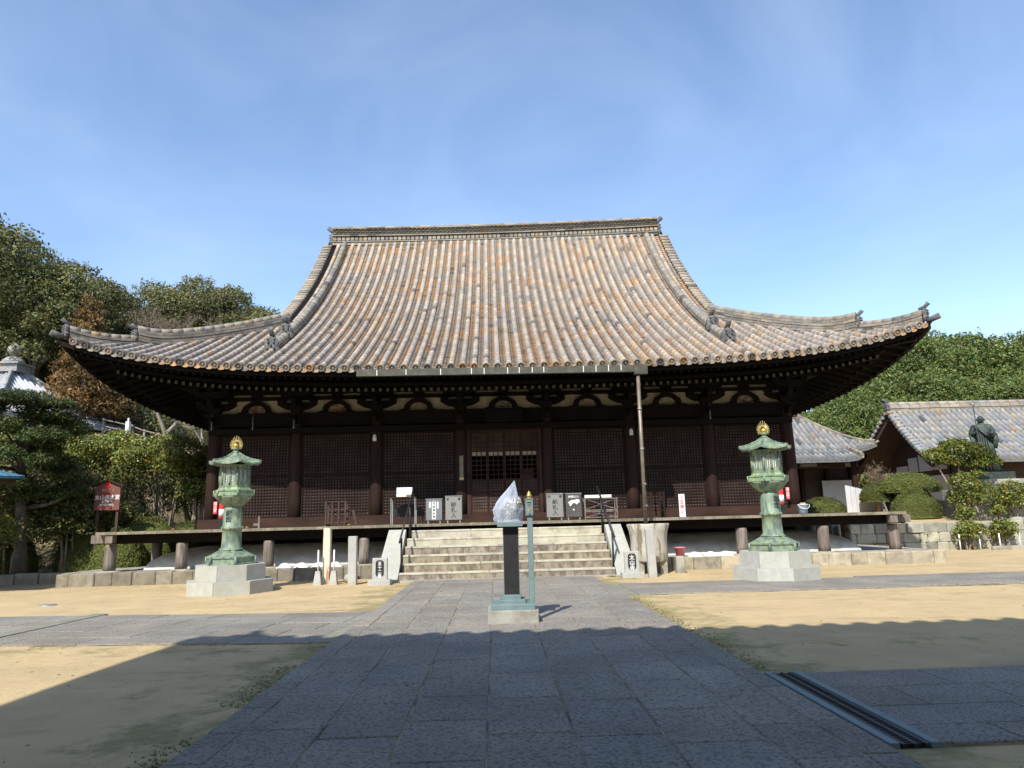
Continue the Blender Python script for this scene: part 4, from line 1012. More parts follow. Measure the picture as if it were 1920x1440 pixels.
# ================================================================ CENTRE: STAND IN A PLASTIC BAG AND COIN POST
def build_stand():
    b = MB(); b.bbox(-.37, .345, 10.42, 11.12, -.02, .205, .01); one(b, 'concrete_block', M['concrete'], (0, 10.8, 0), 'stained concrete block carrying the black pillar stand and the coin post', 'plinth')
    t = thing('pillar_stand', 'black panelled pillar stand with blue grey metal edges and top shelf', 'pillar stand', (-.01, 10.78, .205))
    b = MB(); b.bbox(-.33, .30, 10.46, 11.06, .2055, .285, .01); b.bbox(-.21, .17, 10.56, 10.98, .2855, .335, .008); b.bbox(-.145, .105, 10.62, 10.88, .3355, .40, .005); b.build('foot_plate', M['bluemetal'], t)
    b = MB(); b.box(-.128, .088, 10.632, 10.87, .4005, 1.36); b.build('panel', M['black'], t)
    b = MB()
    for x in (-.136, .090):
        b.box(x, x + .006, 10.636, 10.645, .402, 1.36)
        for z in (.45, .75, 1.0, 1.3): b.tube([(x + .003, 10.634, z), (x + .003, 10.626, z)], .008, 8)
    b.build('edge_strip', M['bluemetal'], t)
    b = MB(); b.bbox(-.215, .155, 10.52, 10.98, 1.3605, 1.425, .008); b.build('top_shelf', M['bluemetal'], t)
    # covered burner under a clear bag
    t = thing('bagged_incense_burner', 'foil covered burner inside a clear plastic bag knotted to a peak, on the pillar stand', 'covered burner', (-.02, 10.75, 1.425))
    b = MB(); b.smooth = True; rr = random.Random(3)
    def foil(u, v):
        a = u * 2 * math.pi; z = v; r = .115 + .035 * math.sin(v * 2.6) if v < .75 else .135 * math.sqrt(max(0, 1 - ((v - .75) / .25) ** 2)) + .004
        nz = mnoise.noise(Vector((math.cos(a) * 1.6 + v * 1.5, math.sin(a) * 1.6, v * 1.2))); n2 = abs(mnoise.noise(Vector((math.cos(a) * 3.5, math.sin(a) * 3.5, v * 3.0 + nz * 2)))); k = 1 + .14 * nz - .22 * n2 + .06 * abs(mnoise.noise(Vector((math.cos(a) * 8, math.sin(a) * 8, v * 5))))
        lean = .035 * v
        return (.0 + lean + r * k * math.cos(a), 10.75 + r * k * math.sin(a), 1.426 + z * .38)
    b.grid(foil, 110, 60); b.build('foil_cover', M['foil'], t)
    b = MB(); b.smooth = True
    prof = [(0, .245, 0), (.05, .23, -.005), (.12, .25, -.01), (.30, .275, -.015), (.45, .24, -.01), (.62, .165, .01), (.78, .095, .045), (.90, .045, .068), (1.0, .008, .085)]
    def bagf(u, v):
        a = u * 2 * math.pi; k = v * (len(prof) - 1); i = min(len(prof) - 2, int(k)); f = k - i
        z = prof[i][0] * (1 - f) + prof[i + 1][0] * f; r = prof[i][1] * (1 - f) + prof[i + 1][1] * f; dx = prof[i][2] * (1 - f) + prof[i + 1][2] * f
        q = 1 + .07 * math.sin(a * 4 + z * 5) * (1 - z * .5) + .04 * math.sin(a * 7 - z * 9) + .06 * mnoise.noise(Vector((math.cos(a) * 2, math.sin(a) * 2, z * 3))) - .04 * abs(mnoise.noise(Vector((math.cos(a) * 5, math.sin(a) * 5, z * 4 + 7))))
        return (-.03 + dx + r * q * .78 * math.cos(a), 10.75 + r * q * .72 * math.sin(a), 1.4265 + z * .60)
    b.grid(bagf, 110, 60); b.build('plastic_bag', M['bag'], t)
    b = MB(); b.smooth = True; b.tube([(-.21, 10.55, 1.432), (-.235, 10.54, 1.45), (-.25, 10.55, 1.47), (-.235, 10.56, 1.49)], [.015, .03, .022, .03], 7); b.build('bag_knot', M['bag'], t)
    # coin post
    t = thing('coin_post', 'slim blue grey metal post with a slotted box and gold finial beside the pillar stand', 'post', (.262, 10.62, .285))
    b = MB(); b.bbox(.225, .302, 10.58, 10.66, .2855, 1.50, .006); b.build('post', M['bluemetal'], t)
    b = MB(); b.bbox(.205, .315, 10.555, 10.675, 1.505, 1.745, .006); b.box(.198, .322, 10.548, 10.682, 1.7455, 1.757); bx = b.build('offering_box', M['bluemetal'], t)
    b = MB(); b.box(.228, .292, 10.5535, 10.5555, 1.685, 1.700); b.box(.205, .315, 10.5530, 10.5545, 1.512, 1.518); b.lathe([(.010, 1.523), (.010, 1.54)], .262, 10.552, 8); b.build('slot', M['black'], bx)
    text('賽銭', .052, .262, 10.5545, 1.675, M['dullgold'], bx, gap=1.35)
    b = MB(); b.lathe([(.030, 1.757), (.034, 1.765), (.022, 1.775), (.040, 1.79), (.042, 1.805), (.024, 1.818), (.026, 1.83), (.028, 1.838), (.014, 1.853), (.003, 1.872)], .262, 10.615, 16); b.build('gold_finial', M['gold'], t)
build_stand()

# ================================================================ STONES AND POSTS BEFORE THE STEPS
def marker(x, y, w_, h_, d_, txt, label, foot=.62):
    t = thing('stone_marker', label, 'stone marker', (x, y, 0), 'stone name markers beside the steps')
    b = MB(); b.bbox(x - w_ / 2 - .09, x + w_ / 2 + .09, y - .14, y + d_ + .10, -.02, .12, .01); b.build('foot', M['granite'], t)
    b = MB(); b.bbox(x - w_ / 2, x + w_ / 2, y, y + d_, .121, h_, .012); s = b.build('slab', M['granite'], t)
    b = MB(); pts = []
    for cx_, cz_, a0 in ((x + .03, .26, -90), (x + .03, h_ - .12, 0), (x - .03, h_ - .12, 90), (x - .03, .26, 180)):
        for q in range(5): a = R(a0 + q * 22.5); pts.append((cx_ + .07 * math.cos(a), cz_ + .07 * math.sin(a)))
    b.prism(pts, y - .003, y + .002); b.build('dark_inset', M['black'], s)
    text(txt, (h_ - .22) / (len(txt) * 1.04), x, y - .004, h_ - .085, M['pale'], s, gap=.98)
marker(-3.06, 17.85, .36, .63, .12, '五十二番', 'grey stone marker reading 五十二番 in white on a dark oval, left of the steps')
marker(3.08, 17.95, .36, .62, .12, '太山寺', 'grey stone marker reading 太山寺 in white on a dark oval, right of the steps')
b = MB(); b.bbox(-3.87, -3.665, 18.05, 18.25, -.02, 1.16, .012); one(b, 'stone_post', M['granite'], (-3.77, 18.15, 0), 'square granite post left of the 五十二番 marker', 'stone post', 'granite posts before the veranda')
b = MB(); b.T = Matrix.Translation((3.56, 17.9, 0)) @ Matrix.Rotation(R(-1.5), 4, 'Y'); b.bbox(-.10, .10, -.09, .09, -.02, 1.16, .012); o = one(b, 'stone_post', M['granite'], (3.56, 17.9, 0), 'square granite post standing in front of the big grey tub', 'stone post', 'granite posts before the veranda')
b = MB(); b.bbox(-4.60, -4.42, 18.55, 18.73, -.02, 1.37, .012); one(b, 'rusty_post', M['rust'], (-4.51, 18.64, 0), 'white square post streaked with orange rust, left of the steps', 'post')
for x, lab in ((-4.66, 'white rod in a grey tapered foot, just left of the rusty post'), (-4.27, 'white rod in a grey tapered foot, just right of the rusty post')):
    t = thing('rod_in_foot', lab, 'marker post', (x, 18.35, 0), 'white rods in tapered feet')
    b = MB(); b.box(x - .10, x + .10, 18.25, 18.45, -.02, .33, .045); b.build('foot', M['granite'], t)
    b = MB(); b.tube([(x, 18.35, .33), (x, 18.35, .84)], [.022, .019], 8); b.build('rod', M['pale'], t)

# small white cap tiles lying on the podium edge
LAB = ['first', 'second', 'third', 'fourth']
def capshape(x, y, z):
    b = MB(); i = b.addv([(x - .19, y - .13, z), (x + .19, y - .13, z), (x + .17, y + .13, z), (x - .17, y + .13, z), (x - .085, y - .06, z + .11), (x + .085, y - .06, z + .11), (x + .08, y + .06, z + .11), (x - .08, y + .06, z + .11)])
    for f in ((4, 5, 6, 7), (0, 1, 5, 4), (1, 2, 6, 5), (2, 3, 7, 6), (3, 0, 4, 7), (0, 3, 2, 1)): b.face([i + a for a in f])
    b.box(x - .20, x - .10, y - .15, y + .14, z, z + .022); b.box(x + .10, x + .20, y - .15, y + .14, z, z + .022); b.box(x - .05, x + .05, y - .05, y + .05, z + .11, z + .125)
    return b
for k, (x, lab) in enumerate(((-5.98, 'white moulded cap on the podium edge, leftmost of the four left of the steps'), (-5.52, 'white moulded cap on the podium edge, second of the four left of the steps'), (-5.06, 'white moulded cap on the podium edge, third of the four left of the steps'), (-4.62, 'white moulded cap on the podium edge behind the rusty post'),
        (5.22, 'white moulded cap on the podium edge, first right of the pink bucket'), (5.66, 'white moulded cap on the podium edge, middle one of the three beyond the pink bucket'), (6.08, 'white moulded cap on the podium edge, nearest the right lantern'))):
    b = capshape(x, 20.12, .337); one(b, 'moulded_cap', M['pale'], (x, 20.12, .337), lab, 'moulded cap', 'white moulded caps on the podium edge')

# big tub under the downpipe
t = thing('water_tub', 'big round grey weathered tub catching the downpipe, right of the steps', 'tub', (3.76, 19.1, 0))
b = MB(); b.smooth = True
b.lathe([(.44, .30), (.47, .34), (.475, .6), (.47, .85), (.50, 1.08), (.555, 1.24), (.54, 1.265), (.50, 1.25), (.455, 1.08), (.44, .9)], 3.76, 19.1, 36)
tb = b.build('tub', mat('tub_concrete', (.47, .44, .37), (.39, .37, .31), 3, .65, .25, 20, stain=(.16, .13, .08), sscale=2.2, sfac=.85, vec=(2, 2, .5), slo=.55, shi=.62), t)
b = MB(); b.lathe([(.458, 1.09), (.458, 1.105)], 3.76, 19.1, 30); b.build('water', M['black'], t)
for (x, y) in ((-.3, -.2), (.3, -.2), (.3, .3), (-.3, .3)):
    b = MB(); b.box(3.76 + x - .09, 3.76 + x + .09, 19.1 + y - .09, 19.1 + y + .09, -.02, .30); b.build('support_block', M['podium'], t)
b = MB(); b.tube([(3.80, 19.05, 1.13), (4.12, 19.2, 1.22)], .014, 6); one(b, 'wooden_stick', M['deckwood'], (3.9, 19.1, 1.13), 'short wooden stick lying across the mouth of the big tub', 'stick')
b = MB(); b.lathe([(.115, .337), (.145, .575), (.16, .58), (.16, .60), (.135, .60), (.11, .36)], 4.82, 20.10, 20); b.tube([(4.82 + .15 * math.cos(R(a)), 20.10 + .02 - .10 * math.sin(R(a)), .585 - .09 * math.sin(R(a))) for a in range(0, 181, 20)], .005, 5)
one(b, 'pink_bucket', M['pink'], (4.82, 20.10, .337), 'small pink plastic bucket on the podium edge right of the big tub', 'bucket')
b = MB(); b.bbox(4.40, 4.62, 18.85, 19.1, -.02, .42, .02); one(b, 'dark_stone', M['rock'], (4.5, 19.0, 0), 'dark upright stone block just right of the big tub', 'stone')
b = MB(); b.ball((-3.95, 18.75, .10), .17, 8, 5, .8); one(b, 'dark_rock', M['rock'], (-3.95, 18.75, 0), 'dark rounded rock behind the left granite post', 'rock')

# ================================================================ THINGS ON THE VERANDA
ZD = DK + .004
def box_on_legs(name, x0, x1, y0, y1, z1, m, label, cat, leg=.09, grp=None):
    t = thing(name, label, cat, ((x0 + x1) / 2, (y0 + y1) / 2, ZD), grp)
    b = MB(); b.bbox(x0, x1, y0, y1, ZD + leg, z1 - .013, .008); bd = b.build('box_body', m, t)
    b = MB(); b.box(x0 - .012, x1 + .012, y0 - .012, y1 + .012, z1 - .012, z1 + .008); b.build('lid', M['steel'], t)
    for (x, y) in ((x0 + .06, y0 + .04), (x1 - .06, y0 + .04), (x0 + .06, y1 - .04), (x1 - .06, y1 - .04)):
        b = MB(); b.box(x - .016, x + .016, y - .016, y + .016, ZD, ZD + leg); b.build('leg', M['steel'], t)
    return t, bd
def mesh_mat():
    m = bpy.data.materials.new('punched_steel'); m.use_nodes = True; t = m.node_tree; nd = t.nodes; p = nd['Principled BSDF']; p.inputs['Roughness'].default_value = .45; p.inputs['Metallic'].default_value = .4
    g = nd.new('ShaderNodeTexCoord'); mpn = nd.new('ShaderNodeMapping'); mpn.inputs['Rotation'].default_value = (0, R(45), 0); ck = nd.new('ShaderNodeTexChecker'); ck.inputs['Scale'].default_value = 62
    ck.inputs['Color1'].default_value = (.42, .42, .39, 1); ck.inputs['Color2'].default_value = (.13, .13, .125, 1)
    t.links.new(g.outputs['Object'], mpn.inputs[0]); t.links.new(mpn.outputs[0], ck.inputs[0]); t.links.new(ck.outputs[0], p.inputs['Base Color']); return m
M['punched'] = mesh_mat()
for x, lab in ((-1.43, 'steel slip box lettered 納札入 in black, right of the sutra box and left of the door'), (1.47, 'steel slip box lettered 納札入 in black, standing right of the door')):
    t, bd = box_on_legs('slip_box', x - .235, x + .235, 20.72, 21.05, 2.17, M['punched'], lab, 'offering box', grp='punched steel slip boxes')
    text('納札入', .155, x, 20.718, 2.0, M['ink'], bd); text('奉', .085, x + .16, 20.718, 2.12, M['ink'], bd); text('納', .085, x - .16, 20.718, 2.12, M['ink'], bd)
t, bd = box_on_legs('sutra_box', -2.22, -1.76, 20.72, 21.05, 2.10, mat('brushed_steel', (.235, .25, .26), (.19, .20, .21), 3, .42, .05, 40, metal=.4), 'plain steel offering box with white paper strips lettered 写経奉納箱', 'offering box')
b = MB(); b.box(-2.045, -1.935, 20.712, 20.7195, 1.53, 2.02); b.box(-2.13, -2.075, 20.713, 20.7195, 1.86, 2.02); b.box(-1.905, -1.86, 20.713, 20.7195, 1.83, 2.02); b.box(-1.995, -1.985, 20.714, 20.7195, 2.04, 2.09); b.build('paper_strip', M['pale'], bd)
text('写経奉納箱', .085, -1.99, 20.7115, 2.005, M['ink'], bd, gap=1.08)
t, bd = box_on_legs('map_box', 1.78, 2.23, 20.72, 21.05, 2.16, mat('dark_box_steel', (.13, .125, .12), (.17, .165, .155), 3, .35, .05, 40, metal=.6), 'dark steel box with a white island map under a line of white letters', 'offering box')
text('納経公入', .075, 2.005, 20.718, 2.10, M['pale'], bd, vertical=False)
b = MB(); pts = [(.0, .30), (.10, .36), (.20, .45), (.27, .44), (.33, .50), (.41, .47), (.48, .52), (.60, .50), (.66, .55), (.80, .57), (.92, .55), (1.0, .42), (.97, .30), (.86, .26), (.74, .12), (.66, .22), (.52, .28), (.40, .22), (.30, .10), (.22, .0), (.12, .06), (.14, .16), (.08, .24)]
b.prism([(1.84 + p * .34, 1.80 + q * .34) for p, q in pts][::-1], 20.714, 20.7195); b.box(1.98, 2.02, 20.714, 20.7195, 1.68, 1.72); b.build('island_map', M['pale'], bd)
# candle table with a white box
t = thing('side_table', 'narrow dark metal table left of the offering boxes', 'table', (-2.87, 20.85, ZD))
b = MB(); b.box(-3.24, -2.50, 20.70, 21.05, 2.155, 2.18); b.build('table_top', M['redwood'], t)
for (x, y) in ((-3.21, 20.72), (-2.53, 20.72), (-3.21, 21.03), (-2.53, 21.03)): b = MB(); b.box(x - .012, x + .012, y - .012, y + .012, ZD, 2.155); b.build('leg', M['steel'], t)
b = MB(); b.box(-3.06, -2.60, 20.74, 21.0, 2.181, 2.245); one(b, 'paper_tray', M['deckwood'], (-2.9, 20.87, 2.181), 'shallow wooden tray on the narrow table', 'tray')
t = thing('white_box', 'white cardboard box with a paper label, on the tray of the narrow table', 'box', (-2.83, 20.85, 2.246))
b = MB(); b.bbox(-3.06, -2.62, 20.78, 20.98, 2.2465, 2.45, .004); bb = b.build('box_body', M['pale'], t); b = MB(); b.box(-3.06, -2.78, 20.737, 20.7395, 2.19, 2.25); b.box(-2.73, -2.64, 20.774, 20.7795, 2.42, 2.435); b.build('paper_label', M['pale'], bb)
b = MB(); b.box(-3.02, -2.62, 21.25, 21.55, ZD + .2, 2.0); b.box(-3.30, -2.35, 21.3, 21.6, ZD + .22, ZD + .46)
for x in (-3.27, -2.38): b.box(x, x + .03, 21.31, 21.34, ZD, ZD + .22)
one(b, 'black_cabinet', M['black'], (-2.85, 21.4, ZD), 'black cabinet and low bench in the shade behind the narrow table', 'cabinet')
# dark book rack, leaning piece
t = thing('slatted_rack', 'dark wooden slatted rack standing on the veranda above the rusty post', 'rack', (-4.75, 20.8, ZD))
for x in (-5.05, -4.50):
    b = MB(); b.box(x - .025, x + .025, 20.70, 20.75, ZD, 2.12); b.box(x - .025, x + .025, 21.0, 21.05, ZD, 2.0); b.box(x - .02, x + .02, 20.62, 21.15, ZD, ZD + .05); b.build('side_frame', M['hall'], t)
for x in (-4.87, -4.69): b = MB(); b.box(x - .02, x + .02, 20.70, 20.73, ZD + .05, 2.10); b.build('upright', M['hall'], t)
for z in (1.50, 1.72, 1.86, 2.08): b = MB(); b.box(-5.025, -4.525, 20.735, 20.77, z, z + .03); b.build('cross_bar', M['hall'], t)
b = MB(); b.T = Matrix.Translation((-4.22, 20.95, ZD)) @ Matrix.Rotation(R(-14), 4, 'Y'); b.box(-.04, .04, -.03, .03, 0.012, .46); one(b, 'leaning_plank', M['hall'], (-4.22, 20.95, ZD), 'short dark plank leaning beside the slatted rack', 'plank')
t = thing('slatted_rack', 'dark wooden slatted rack beside the downpipe on the right of the veranda', 'rack', (4.35, 20.8, ZD))
for x in (4.12, 4.62):
    b = MB(); b.box(x - .025, x + .025, 20.75, 20.80, ZD, 2.16); b.box(x - .025, x + .025, 21.05, 21.1, ZD, 2.0); b.box(x - .02, x + .02, 20.68, 21.18, ZD, ZD + .05); b.build('side_frame', M['colwood'], t)
for x in (4.24, 4.37, 4.5): b = MB(); b.box(x - .018, x + .018, 20.75, 20.78, ZD + .05, 2.14); b.build('upright', M['colwood'], t)
for z in (1.60, 1.80, 2.10): b = MB(); b.box(4.145, 4.595, 20.785, 20.82, z, z + .04); b.build('cross_bar', M['colwood'], t)
# trestle with white board
t = thing('trestle_rack', 'brown trestle rack with crossed braces and a long white board on top', 'rack', (2.78, 20.9, ZD))
b = MB()
for x in (2.33, 3.25): b.box(x - .015, x + .015, 20.74, 20.77, ZD, 2.02); b.box(x - .015, x + .015, 21.1, 21.13, ZD, 2.0)
for z in (ZD + .04, 1.62, 1.66, 1.98): b.box(2.345, 3.235, 20.745, 20.765, z, z + .028)
b.build('frame', M['postwood'], t)
for (za, zb) in ((1.69, 1.98), (ZD + .07, 1.62)):
    for s_ in (0, 1): b = MB(); b.tube([(2.36, 20.775 + s_ * .02, za if s_ else zb), (3.22, 20.775 + s_ * .02, zb if s_ else za)], .012, 4); b.build('brace', M['postwood'], t)
b = MB(); b.box(2.33, 3.10, 20.72, 20.738, 2.02, 2.10); b.build('white_board', M['pale'], t)
b = MB(); b.lathe([(.10, ZD + .2), (.13, ZD + .45), (.10, ZD + .5)], 2.78, 21.0, 12); b.lathe([(.08, ZD), (.1, ZD + .2)], 2.78, 21.0, 12); one(b, 'dark_jar', M['black'], (2.78, 21.0, ZD), 'dark jar standing behind the crossed braces of the trestle rack', 'jar')
# red-lettered standing sign
t = thing('standing_sign', 'white upright sign board with red letters 土足禁止 on the veranda', 'sign', (5.13, 20.75, ZD))
b = MB(); b.bbox(5.04, 5.215, 20.72, 20.75, ZD, 2.06, .006); s = b.build('board', M['pale'], t); text('土足禁止', .125, 5.125, 20.718, 2.02, M['redink'], s, gap=1.05)
b = MB(); b.box(5.215, 5.26, 20.75, 20.95, ZD, ZD + .22); b.build('stay', M['black'], t)
# fire extinguishers
def extinguisher(x, y, lab, sx):
    t = thing('fire_extinguisher', lab, 'fire extinguisher', (x, y, 1.72), 'red fire extinguishers on the corner posts')
    z = ZD + .29
    b = MB(); b.lathe([(.075, z), (.085, z + .02), (.085, z + .44), (.06, z + .53), (.03, z + .55), (.03, z + .60)], x, y, 18); cy_ = b.build('cylinder', M['red'], t)
    b = MB(); b.lathe([(.0865, z + .08), (.0865, z + .29)], x, y, 18); b.build('label_band', M['pale'], cy_)
    b = MB(); b.tube([(x, y, z + .60), (x + .04, y - .02, z + .64), (x + .09, y - .03, z + .56), (x + .085, y - .03, z + .3)], .012, 6); b.tube([(x - .05, y, z + .64), (x + .07, y, z + .66)], .012, 5); b.build('hose', M['black'], t)
    b = MB(); b.box(x - .07, x + .07, y - .07, y + .07, ZD, z); b.build('stand', M['black'], t)
    s = thing('extinguisher_sign', lab.replace('red fire extinguisher', 'narrow red sign lettered 消火器 above the extinguisher'), 'sign', (x + sx, y, 1.9), 'narrow red extinguisher signs')
    b = MB(); b.box(x + sx - .055, x + sx + .055, y - .012, y, 1.86, 2.22); q = b.build('sign_plate', M['redink'], s); text('消火器', .105, x + sx, y - .0135, 2.21, M['pale'], q, gap=1.0)
extinguisher(-8.42, 21.9, 'red fire extinguisher behind the left lantern', -.20)
extinguisher(8.48, 21.9, 'red fire extinguisher behind the right lantern', .22)
t = thing('cleaning_pail', 'pale blue pail with an orange cloth and a white handle, right end of the veranda', 'pail', (8.74, 21.0, ZD))
b = MB(); b.lathe([(.11, ZD), (.125, ZD + .10), (.13, ZD + .105), (.135, ZD + .24), (.155, ZD + .25), (.155, ZD + .275), (.13, ZD + .275), (.12, ZD + .15)], 8.74, 21.0, 20); b.build('pail', M['bluepail'], t)
b = MB(); b.tube([(8.74 + .16 * math.cos(R(a)), 20.92 - .09 * math.sin(R(a)), ZD + .26 - .12 * math.sin(R(a))) for a in range(0, 181, 15)], .008, 5); b.build('handle', M['pale'], t)
b = MB(); b.lathe([(.129, ZD + .102), (.132, ZD + .125)], 8.74, 21.0, 20); b.build('dark_band', M['black'], t)
b = MB(); b.bbox(8.66, 8.82, 20.93, 21.05, ZD + .20, ZD + .315, .02); one(b, 'orange_cloth', M['orange'], (8.74, 21.0, ZD + .2), 'folded orange cloth sticking out of the pale blue pail', 'cloth')
b = MB(); b.lathe([(.02, .95), (.02, 1.08)], 9.9, 20.85, 8); b.lathe([(.03, .78), (.085, .80), (.08, .90), (.03, .96)], 9.9, 20.85, 12); one(b, 'hanging_bell', M['hall'], (9.9, 20.85, .78), 'small dark bell hanging below the right end of the veranda', 'bell')
b = MB(); b.box(-6.85, -6.80, 20.4, 20.44, ZD, ZD + .32); b.box(-6.98, -6.80, 20.41, 20.44, ZD + .06, ZD + .13); one(b, 'wooden_stake', M['postwood'], (-6.82, 20.42, ZD), 'short brown stake fixed to the veranda right of the left lantern', 'stake')
b = MB(); rr = random.Random(5)
for k, (x, y) in enumerate(((-9.1, 20.22), (-7.1, 20.25), (-4.3, 20.2))):
    b = MB(); b.tube([(x - .05, y, ZD + .012), (x, y + .01, ZD + .035), (x + .055, y, ZD + .012)], [.010, .024, .010], 6); one(b, 'fallen_leaf', M['deadleaf'], (x, y, ZD), ['curled orange dead leaf near the left corner of the veranda edge', 'curled orange dead leaf right of the left lantern on the veranda edge', 'curled orange dead leaf above the rusty post on the veranda edge'][k], 'leaf', 'dead leaves on the veranda edge')

# ================================================================ NATIONAL TREASURE SIGN
t = thing('notice_board', 'red brown gabled sign board with red and white lettering before the left shrubs', 'sign', (-12.4, 23.0, .6))
b = MB(); b.prism([(-12.80, 2.08), (-12.02, 2.08), (-12.02, 2.82), (-12.41, 3.0), (-12.80, 2.82)], 22.98, 23.03); s = b.build('board', M['signwood'], t)
for sg in (-1, 1):
    b = MB(); b.prism([(-12.41, 3.0), (-12.41 + sg * .50, 2.79), (-12.41 + sg * .50, 2.82), (-12.41, 3.035)][::sg], 22.9, 23.08); b.build('small_roof', M['redwood'], t)
for x in (-12.7, -12.1): b = MB(); b.box(x - .04, x + .04, 23.03, 23.10, -.1, 2.75); b.build('post', M['hall'], t)
b = MB(); b.box(-12.49, -12.33, 22.974, 22.9795, 2.76, 2.93); b.build('red_emblem', M['red'], s)
text('国宝建造物', .075, -12.41, 22.978, 2.735, M['plaster'], s, vertical=False); text('国宝', .11, -12.41, 22.978, 2.66, M['red'], s, vertical=False)
text('太山寺本堂', .155, -12.41, 22.978, 2.55, M['pale'], s, vertical=False); text('鎌倉時代', .085, -12.41, 22.978, 2.39, M['pale'], s, vertical=False)
text('嘉元三年建立', .075, -12.41, 22.978, 2.28, M['pale'], s, vertical=False); text('昭和三十一年指定', .055, -12.41, 22.978, 2.18, M['redink'], s, vertical=False)

# ================================================================ GATE BEHIND THE VIEWER (casts the front shade)
def build_gate():
    t = thing('temple_gate', 'tall tiled temple gate standing behind the viewpoint and shading the path', 'gate', (0, -4.5, 0))
    ex, y0, y1, ze = 7.55, 2.18, -11.2, 8.0; hd = (y0 - y1) / 2; yc = (y0 + y1) / 2
    def sf(lat, half, s): return ze + .42 * s + .02 * s * s + .62 * min(1, abs(lat) / half) ** 5 * max(0, 1 - s / 4)
    br = MB(); bd = MB()
    def GF(x, s): return Vector((x, y0 - s, sf(x, ex, s)))
    def GB(x, s): return Vector((x, y1 + s, sf(x, ex, s)))
    def GL(y, s): return Vector((-ex + s, yc + y, sf(y, hd, s)))
    def GR(y, s): return Vector((ex - s, yc + y, sf(y, hd, s)))
    p = .40
    for F, half, sd, od in ((GF, ex, Vector((1, 0, 0)), Vector((0, 1, 0))), (GL, hd, Vector((0, 1, 0)), Vector((-1, 0, 0))), (GR, hd, Vector((0, 1, 0)), Vector((1, 0, 0)))):
        n = int(half / p)
        for i in range(-n, n):
            la = (i + .5) * p; s1 = min(half - abs(la), 6.2)
            if s1 < .2: continue
            m = max(2, int(s1 / .5)); roll(br, [F(la, s1 * k / m) for k in range(m + 1)], sd, .105, n=5)
            br.col = (.8, .8, .8); q = F(la, 0); br.tube([q + od * .03 + Vector((0, 0, .02)), q - od * .12 + Vector((0, 0, .05))], .12, 10)
        def g(u, v, F=F, half=half): 
            s = v * min(6.3, half); return F((u * 2 - 1) * (half - s), s)
        bd.grid(g, 24, 8)
        def g2(u, v, F=F, half=half):
            s = v * 3.0; q = F((u * 2 - 1) * (half - s), 0); h = F((u * 2 - 1) * (half - s), s); return (h.x, h.y, q.z * (1 - v) + (ze + .6) * v - .22)
        bd.grid(g2, 24, 2)
    def gb(u, v): s = v * 6.3; return GB((u * 2 - 1) * (ex - s), s)
    bd.grid(gb, 24, 8)
    rf = bd.build('roof', M['greytile'], t); br.build('cover_tiles', M['greytile'], rf)
    for sx in (-1, 1):
        b = MB(); P = [Vector((sx * (ex - s), y0 - s, sf(ex - s, ex, s) + .05)) for s in np.linspace(6.2, .5, 10)]; ridge_bar(b, P, .35, .3, 3, .12); b.build('corner_ridge', M['ridge'], rf)
        b = MB(); onigawara(b, Vector((sx * (ex - .5), y0 - .5, ze + .75)), Vector((sx, 1, 0)).normalized(), .8); b.build('end_tile', M['oni'], rf)
    b = MB(); b.box(-1.6, 1.6, yc - .2, yc + .2, 11.2, 12.0); b.build('main_ridge', M['ridge'], rf)
    for x in (-4.6, -1.9, 1.9, 4.6):
        for y in (-1.6, -4.5, -7.8):
            b = MB(); b.lathe([(.26, 0), (.25, 4), (.23, 8.1)], x, y, 16); b.build('column', M['colwood'], t)
    # lower skirt roof of the two-storey gate, unseen, added to block more sky
    bl = MB()
    for (ax, ay, bx, by, ox, oy) in ((-4.8, -1.2, 4.8, -1.2, 0, 1), (-4.8, -7.9, -4.8, -1.2, -1, 0), (4.8, -1.2, 4.8, -7.9, 1, 0)):
        def g(u, v): return (ax + (bx - ax) * u + ox * v * 1.5 + (bx - ax and (u - .5) * 3.0 * v * abs(oy)) , ay + (by - ay) * u + oy * v * 1.5 + (u - .5) * 3.0 * v * abs(ox) * (1 if by > ay else -1), 5.3 - .75 * v + .25 * abs(2 * u - 1) ** 4 * v)
        bl.grid(g, 16, 4); bl.grid(lambda u, v: tuple(Vector(g(u, v)) - Vector((0, 0, .15))), 16, 4)
    bl.build('added_skirt_roof', M['panchannel'], t)
    b = MB(); b.box(-4.7, -1.9, -4.6, -4.4, 0, 8.2); b.box(1.9, 4.7, -4.6, -4.4, 0, 8.2); b.box(-4.8, 4.8, -1.3, -1.1, 4.6, 8.2); b.box(-4.8, 4.8, -7.9, -7.7, 4.6, 8.2); b.box(-4.7, -4.5, -7.7, -1.3, 0, 8.2); b.box(4.5, 4.7, -7.7, -1.3, 0, 8.2); b.build('wall', M['hall'], t)
build_gate()

